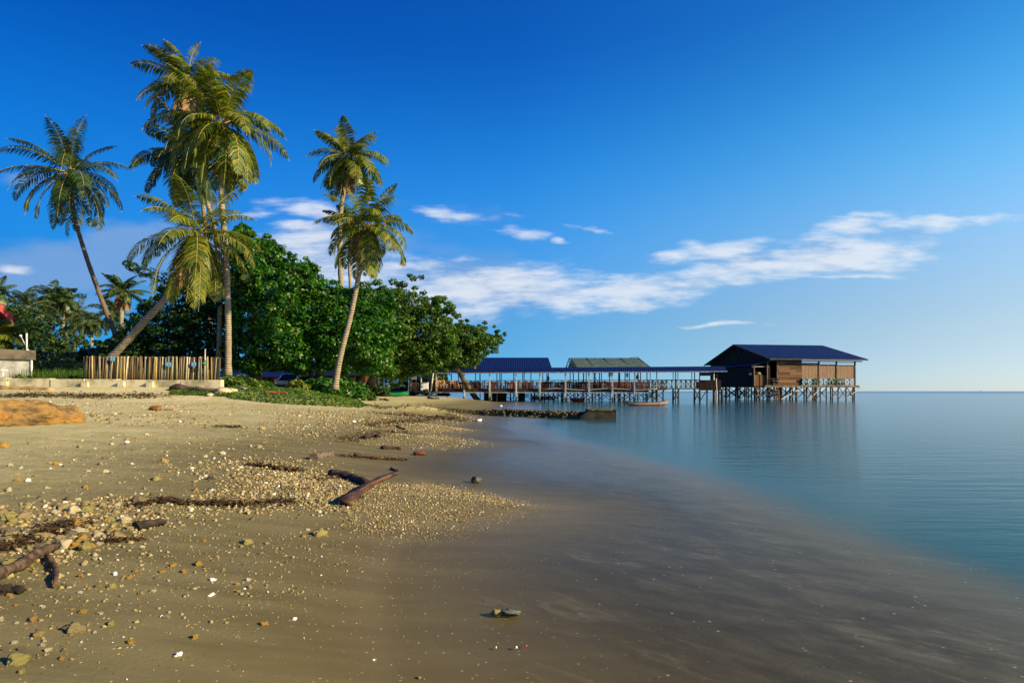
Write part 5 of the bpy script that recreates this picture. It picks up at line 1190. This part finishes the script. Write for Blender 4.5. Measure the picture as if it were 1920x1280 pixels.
stick('driftwood_piece', 'orange-brown old trunk half buried below the shed', [(0, 729), (50, 730), (100, 731)], .14, simple('rust_sand_wood', (.28, .16, .06), (.42, .28, .12), 3, .9), .02)
for (px, py, r_, lb) in ((418, 737, .34, 'large tan rock by the right end of the sea wall'), (436, 735, .22, 'pale round rock on the grass right of the large tan rock'), (520, 727, .26, 'pale pointed rock in the grass near the red board'), (394, 742, .16, 'small rock in front of the fallen log')):
    V, Fc = lumpy(3, (r_*1.2, r_, r_*.7), .35, px*.1); o = fast_mesh('rock', V, Fc, simple('tan_rock', (.30, .23, .14), (.50, .42, .28), 4, .9) if 'tan_rock' not in bpy.data.materials else bpy.data.materials['tan_rock'], smooth=False); put(o, px, py, r_*.2); tag(o, lb, 'rock')
tm0 = at(446, 724, 29.5); m = MB(); m.tube([(0, 0, 0), (.55, -.15, -.16), (1.1, -.3, -.36)], [.05, .06, .045], 7); o = m.build('broken_timber', M['pale_wood']); o.location = tm0; tag(o, 'pale broken timber slanting down through the grass', 'timber')
plank('painted_board', 'weathered red board lying in the grass below the car', G(496, 740), G(538, 740), .16, .14, .08, simple('faded_red_board', (.12, .035, .015), (.30, .08, .03), 4, .8), .12, .12, 'board')
V, Fc = lumpy(3, (.075, .065, .05), .4, 3); o = fast_mesh('dark_rock', V, Fc, M['rock']); put(o, 893, 903, .03); tag(o, 'lone dark stone standing in the shallow wash', 'stone')
# plastic litter
for (px, py, sx, mt, lb) in ((898, 790, .12, 'white', 'crumpled white plastic bottle at the water edge by the stone ridge'), (663, 793, .07, 'white', 'white crumpled plastic scrap high on the beach'), (939, 762, .14, 'white', 'small white plastic scrap at the water edge under the walkway'),
                         (60, 722, .18, 'white', 'pink and white plastic bag at the foot of the sea wall'), (238, 834, .045, 'shell', 'pale broken shell plate on the middle beach')):
    V, Fc = lumpy(2, (sx, sx*.6, sx*.5), .7, px*.3); mt_ = M[mt] if px != 60 else simple('pink_plastic', (.6, .2, .45), (.75, .6, .7), 8, .4); o = fast_mesh('plastic_scrap' if mt == 'white' else 'shell_plate', V, Fc, mt_); put(o, px, py, .05); tag(o, lb, 'litter' if mt == 'white' else 'shell')
V, Fc = lumpy(2, (.16, .1, .09), .6, 8); o = fast_mesh('plastic_scrap', V, Fc, simple('yellow_plastic', (.5, .5, .05), (.65, .65, .1), 8, .5)); put(o, 50, 722, .05); tag(o, 'yellow plastic bag left of the pink one at the sea wall', 'litter')
V, Fc = lumpy(2, (.05, .03, .02), .4, 8); o = fast_mesh('plastic_scrap', V, Fc, M['kayak']); put(o, 626, 754, .03); tag(o, 'tiny red plastic scrap on the upper beach', 'litter')

# individual stones: eight shared shapes
protos = []
for i in range(8):
    V, Fc = lumpy(3, (1, rnd(.65, .95), rnd(.5, .75)), .55, i+1, 1.9); me = fast_mesh('coral_stone', V, Fc, M['stone'], smooth=(i % 2 == 0)); protos.append(me)
used = set(); mcache = {}
def stone(px, py, size, lab, mat=None, group=None, cat='coral stone', name='coral_stone', idx=None, p=None, flat=1.0):
    i = random.randrange(8) if idx is None else idx; src = protos[i]
    if mat is not None:
        key = (i, mat.name)
        if key not in mcache: mcache[key] = src.data.copy(); mcache[key].materials[0] = mat
        o = bpy.data.objects.new(name, mcache[key]); link(o)
    elif i not in used: o = src; used.add(i); o.name = name
    else: o = bpy.data.objects.new(name, src.data); link(o)
    p = p or G(px, py); o.location = (p.x, p.y, p.z+size*.22*flat); o.scale = (size*rnd(.85, 1.15), size*rnd(.85, 1.15), size*rnd(.85, 1.1)*flat); o.rotation_euler = (rnd(-.3, .3), rnd(-.3, .3), rnd(0, 6.28))
    tag(o, lab, cat, group); return o
S = lambda px, py, rpx: None
def ssize(px, py, wpx): p = G(px, py); return wpx/F*p.y/2
named = [(366, 1196, 16, 'coral_orange', 'upright orange-brown coral lump alone on smooth sand at bottom left centre'), (463, 1019, 20, 'coral_yellow', 'yellow-green coral lump with a long shadow in the left middle foreground'),
    (496, 1171, 13, 'coral_orange', 'small orange coral nub right of the upright lump'), (600, 1003, 24, 'coral_yellow', 'round tan coral lump at the lower side of the gravel spit'), (32, 1243, 36, 'coral_yellow', 'knobbly yellow coral finger at the bottom left corner'),
    (40, 1262, 14, 'coral_yellow', 'small yellow coral bit under the knobbly finger'), (140, 1182, 34, None, 'large grey-white branching coral lump at lower left'), (72, 1192, 22, None, 'grey coral lump left of the large branching lump'),
    (245, 1206, 13, 'coral_orange', 'smooth tan oval stone in the lower left sand'), (398, 1088, 11, 'shell', 'bright white shell left of centre in the foreground'), (396, 1117, 11, 'shell', 'cream shell just below the bright white shell'),
    (334, 1228, 15, 'shell', 'white shell pair near the bottom edge'), (216, 1077, 10, 'shell', 'white oval pebble among the left coral stones'), (304, 1157, 9, 'shell', 'small white shell left of the upright orange lump'),
    (312, 1157, 14, None, 'grey-brown coral lump above the upright orange lump'), (372, 1060, 16, 'coral_orange', 'orange coral lump in the middle of the left foreground'), (345, 1073, 12, 'coral_orange', 'small orange lump left of and below the orange coral lump'),
    (325, 1061, 12, 'coral_orange', 'low brown-orange coral bit left of the orange coral lump'), (210, 1102, 15, 'coral_yellow', 'yellow round coral stone in the lower left'), (243, 1084, 12, 'coral_orange', 'flat orange stone in the lower left'),
    (183, 1100, 13, None, 'brown coral stone left of the yellow round one'), (447, 1110, 9, 'coral_orange', 'tiny orange coral bit in bare sand right of the shells'), (208, 1172, 16, 'coral_yellow', 'olive coral lump in the bottom left sand'),
    (155, 1148, 15, 'coral_orange', 'orange coral lump above the large branching lump'), (62, 1165, 18, 'coral_orange', 'amber coral chunk at the lower left'), (932, 1152, 19, 'coral_yellow', 'knobbly pale coral piece beside the dark jelly in the wet sand'),
    (930, 1214, 5, 'shell', 'tiny pale shell in the wet sand below the coral piece'), (968, 1214, 6, 'shell', 'small cream shell next to the tiny red one'), (552, 1161, 9, 'shell', 'white shell bit on the damp sand near bottom centre'),
    (786, 1272, 8, 'coral_yellow', 'small dark tan coral bit on the bottom edge'), (700, 1239, 6, 'shell', 'tiny white bit on damp sand at bottom centre'), (53, 902, 11, 'shell', 'small white stone on open sand at the middle left'), (160, 914, 12, 'coral_orange', 'round tan stone on open sand at the middle left'),
    (292, 900, 14, 'coral_yellow', 'long tan coral piece in the open middle sand'), (395, 899, 12, 'rock', 'dark grey stone by the left end of the gravel'), (420, 1000-60, 16, None, 'pale coral lump at the left end of the fine gravel'), (8, 838, 20, 'coral_orange', 'brown lump below the big orange log'),
    (105, 871, 13, 'coral_orange', 'orange-brown lump on open sand below the big log'), (308, 866, 14, None, 'pale coral lump on the open middle beach'), (452, 877, 9, None, 'small pale stone on the open middle beach'), (375, 744+130, 10, None, 'small round stone above the gravel band')]
for (px, py, w, mt, lb) in named: stone(px, py, ssize(px, py, w), lb, M[mt] if mt else None, name='shell' if mt == 'shell' else 'coral_stone', cat='shell' if mt == 'shell' else 'coral stone')
stone(986, 1211, ssize(986, 1211, 5), 'tiny brick-red shell in the wet sand at bottom centre', M['kayak'], cat='shell', name='shell')
stone(958, 1149, ssize(958, 1149, 34), 'dark grey-green jelly lump in the wet sand', M['jelly'], cat='jellyfish', name='jelly_lump', flat=.45)
# the rest of the 300 that show largest: rubble band at lower left, scattered stones
nr = np.random.default_rng(8)
STC = {'pale cream': ((.44, .36, .20), (.62, .54, .36)), 'tan': ((.24, .18, .09), (.42, .32, .16)), 'amber': ((.26, .14, .03), (.50, .30, .07)), 'grey-brown': ((.10, .08, .05), (.24, .19, .12)), 'yellow-green': ((.20, .18, .05), (.40, .34, .12)), 'whitish': ((.38, .34, .25), (.64, .60, .50))}
for k_, (c1_, c2_) in STC.items(): M['st_'+k_] = simple(k_.replace(' ', '_')+'_coral', c1_, c2_, 28, .88, None, .9, .012)
stc_names = ['pale cream', 'tan', 'amber', 'grey-brown', 'yellow-green', 'whitish']; stc_w = [.27, .24, .12, .17, .12, .08]
LM = [((366, 1196), 'the upright orange coral lump'), ((463, 1019), 'the yellow-green lump with a long shadow'), ((600, 1003), 'the round tan coral lump'), ((32, 1243), 'the knobbly yellow coral finger'), ((140, 1182), 'the large branching coral lump'),
      ((245, 1206), 'the smooth tan oval stone'), ((398, 1088), 'the bright white shell'), ((334, 1228), 'the white shell pair'), ((216, 1077), 'the white oval pebble'), ((304, 1157), 'the small white shell'), ((372, 1060), 'the orange coral lump'), ((210, 1102), 'the yellow round coral stone'),
      ((243, 1084), 'the flat orange stone'), ((62, 1165), 'the amber coral chunk'), ((50, 1066), 'the thick brown branch'), ((104, 1080), 'the short crooked branch'), ((282, 989), 'the dark bark piece'), ((228, 1015), 'the short seaweed strip'), ((288, 940), 'the long dark weed line'), ((100, 990), 'the dark weed patch'),
      ((15, 1113), 'the burnt lump'), ((53, 902), 'the small white stone on open sand'), ((160, 914), 'the round tan stone'), ((292, 900), 'the long tan coral piece'), ((395, 899), 'the dark grey stone'), ((238, 834), 'the pale shell plate'), ((105, 871), 'the orange-brown lump'), ((8, 838), 'the brown lump'), ((308, 866), 'the pale open-beach lump'), ((605, 857), 'the flat grey driftwood'), ((552, 1161), 'the white shell bit'), ((447, 1110), 'the tiny orange bit')]
seen_lab = set()
def stone_label(x, y, w, col, a, b_):
    f_ = (w-a)/(b_-a); sz = 'tiny' if f_ < .08 else 'small' if f_ < .3 else 'medium' if f_ < .62 else 'large'
    for (lx, ly), nm in sorted(LM, key=lambda q: (q[0][0]-x)**2+(3*(q[0][1]-y))**2)[:4]:
        dx, dy = x-lx, (y-ly)*2.2; dr = ('right of' if dx > 0 else 'left of') if abs(dx) > abs(dy) else ('in front of' if dy > 0 else 'just beyond')
        for lb_ in ('%s %s coral stone %s %s' % (sz, col, dr, nm), '%s %s stone farther %s %s' % (sz, col, dr, nm)):
            if lb_ not in seen_lab: seen_lab.add(lb_); return lb_
    return '%s %s coral stone %s %s' % (sz, col, dr, nm)
zones = [([(0, 960), (60, 945), (160, 935), (280, 938), (300, 960), (240, 1000), (140, 1040), (90, 1060), (0, 1090)], 115, (9, 30), 'pale coral stone in the rubble band at the left edge', 'stones of the left rubble band'),
         ([(0, 1110), (120, 1060), (330, 1020), (330, 1100), (200, 1150), (160, 1230), (0, 1260)], 75, (6, 15), 'small coral stone scattered on smooth sand at the lower left', 'stones scattered at the lower left'),
         ([(150, 1000), (420, 960), (620, 1000), (600, 1060), (470, 1140), (320, 1120)], 45, (5, 12), 'small coral stone on damp sand below the gravel spit', 'stones below the gravel spit'),
         ([(0, 830), (560, 800), (480, 900), (330, 930), (0, 930)], 32, (7, 13), 'small tan stone on the open middle beach', 'stones on the open middle beach')]
for poly, n, (a, b_), lb, gr in zones:
    c = 0
    while c < n:
        x = nr.uniform(min(p[0] for p in poly), max(p[0] for p in poly)); y = nr.uniform(min(p[1] for p in poly), max(p[1] for p in poly))
        if not inpoly(x, y, poly): continue
        w_ = a+(b_-a)*nr.random()**2; col = stc_names[nr.choice(6, p=stc_w)]; stone(x, y, ssize(x, y, w_), stone_label(x, y, w_, col, a, b_), M['st_'+col], group=gr); c += 1
for i, pr in enumerate(protos):
    if i not in used: bpy.data.objects.remove(pr)
# small gravel as stuff
def gravel(name, label, parts, mat, sub=1, jit=.42):
    LL = []; SS = []
    for poly, n, (a, b_), jitter_xy in parts:
        P = sample(poly, n, nr); P = P+nr.normal(0, jitter_xy, P.shape); z = H(P[:, 0], P[:, 1]); s = a+(b_-a)*nr.random(len(P))**3.5
        keep = z > -.02; P = P[keep]; z = z[keep]; s = s[keep]
        LL.append(np.stack([P[:, 0], P[:, 1], z+s*nr.uniform(-.35, .3, len(s))], -1)); SS.append(np.stack([s, s*nr.uniform(.6, 1, len(s)), s*nr.uniform(.4, .8, len(s))], -1))
    V, Fc = scatter(*ico(sub), np.concatenate(LL), np.concatenate(SS), jitter=jit)
    o = fast_mesh(name, V, Fc, mat); tag(o, label, 'gravel', kind='stuff'); return o
wp = wpoly
gravel('coral_gravel', 'fine pale coral gravel piled in a spit and bands along the shore', [
    (wp([(600, 892), (720, 905), (830, 908), (910, 924), (965, 946), (890, 962), (820, 990), (760, 1004), (660, 1000), (640, 955), (560, 950)]), 11000, (.004, .017), .09),
    (wp([(780, 900), (920, 922), (1040, 948), (960, 975), (860, 1010), (740, 1020)]), 9000, (.002, .008), .08),
    (wp([(380, 935), (480, 900), (600, 885), (680, 925), (640, 958), (420, 958)]), 4200, (.006, .03), .18),
    (wp([(360, 880), (450, 858), (600, 868), (600, 900), (470, 910)]), 2200, (.007, .032), .3),
    (wp([(640, 828), (740, 812), (860, 816), (905, 832), (840, 842), (740, 838)]), 2800, (.008, .030), .25),
    (wp([(700, 800), (800, 792), (890, 806), (800, 812)]), 2600, (.012, .035), .15),
    (wp([(560, 770), (760, 768), (890, 780), (870, 792), (700, 800), (540, 830), (500, 800)]), 4200, (.012, .05), .3),
    (wp([(0, 955), (280, 930), (450, 950), (330, 985), (200, 1015), (130, 1045), (0, 1105)]), 1700, (.006, .03), .2),
    (wp([(0, 955), (260, 935), (330, 985), (130, 1045), (0, 1105)]), 500, (.010, .026), .1),
    (wp([(0, 1105), (330, 985), (640, 1000), (700, 1040), (520, 1160), (300, 1200), (0, 1275)]), 1500, (.003, .014), .05),
    (wp([(0, 830), (560, 790), (620, 850), (380, 880), (380, 930), (0, 945)]), 1700, (.006, .028), .2),
    (wp([(130, 770), (340, 775), (450, 800), (200, 800)]), 900, (.012, .05), .3),
    ([(-24, 19), (-3.5, 17), (-5, 25.0), (-24, 24.5)], 2600, (.012, .05), .3),
    ([(-2.2, 2.4), (-.4, 2.4), (-.6, 5.3), (-1.2, 5.6), (-2.6, 4)], 800, (.002, .007), .05)], M['stones'])
# dry seaweed and twigs along the wrack lines
def weed(name, label, lines, mat):
    VV = []; FF = []
    for (pixs, n, wd_, ln) in lines:
        P = [G(*p) for p in pixs]
        for i in range(n):
            t = nr.uniform(0, len(P)-1.001); k = int(t); c = P[k].lerp(P[k+1], t-k)+Vector((nr.normal(0, wd_), nr.normal(0, wd_*.6), 0)); c.z = Hs(c.x, c.y)+abs(nr.normal(0, ln*.18))
            a = nr.uniform(0, 6.28); d = Vector((math.cos(a), math.sin(a)*.6, nr.normal(0, .2))).normalized()*ln*nr.uniform(.4, 1); s = Vector((-d.y, d.x, nr.normal(0, ln*.3))).normalized()*ln*.09
            b = len(VV); mid_ = c+d*.5+Vector((0, 0, ln*.12)); VV += [tuple(c-s), tuple(c+s), tuple(mid_+s), tuple(mid_-s), tuple(c+d+s*.5), tuple(c+d-s*.5)]; FF += [(b, b+1, b+2, b+3), (b+3, b+2, b+4, b+5)]
    o = fast_mesh(name, VV, FF, mat); tag(o, label, 'seaweed', kind='stuff')
weed('dry_seaweed', 'dark dry seaweed and twigs strewn along the tide lines', [
    ([(190, 1018), (225, 1014), (266, 1013)], 500, .02, .05), ([(60, 1010), (110, 990), (150, 980)], 700, .06, .07), ([(245, 950), (290, 940), (322, 935)], 500, .05, .06), ([(0, 1030), (60, 1012)], 500, .05, .06),
    ([(300, 943), (400, 946), (460, 948), (540, 940)], 500, .06, .09), ([(470, 872), (520, 880), (560, 884)], 350, .08, .12), ([(590, 900), (640, 896), (690, 905)], 200, .06, .08),
    ([(640, 828), (700, 815), (760, 812)], 300, .2, .14), ([(640, 855), (700, 860), (760, 862)], 300, .08, .1), ([(700, 800), (780, 790), (860, 780)], 500, .3, .2), ([(660, 755), (760, 762), (850, 768)], 500, .5, .25), ([(0, 743), (90, 742), (200, 744), (300, 742)], 900, .5, .25),
    ([(700, 775), (800, 782), (880, 790)], 300, .4, .2), ([(420, 800), (440, 802)], 120, .2, .12), ([(780, 775), (900, 775), (1000, 780)], 500, .25, .15)], M['weed'])
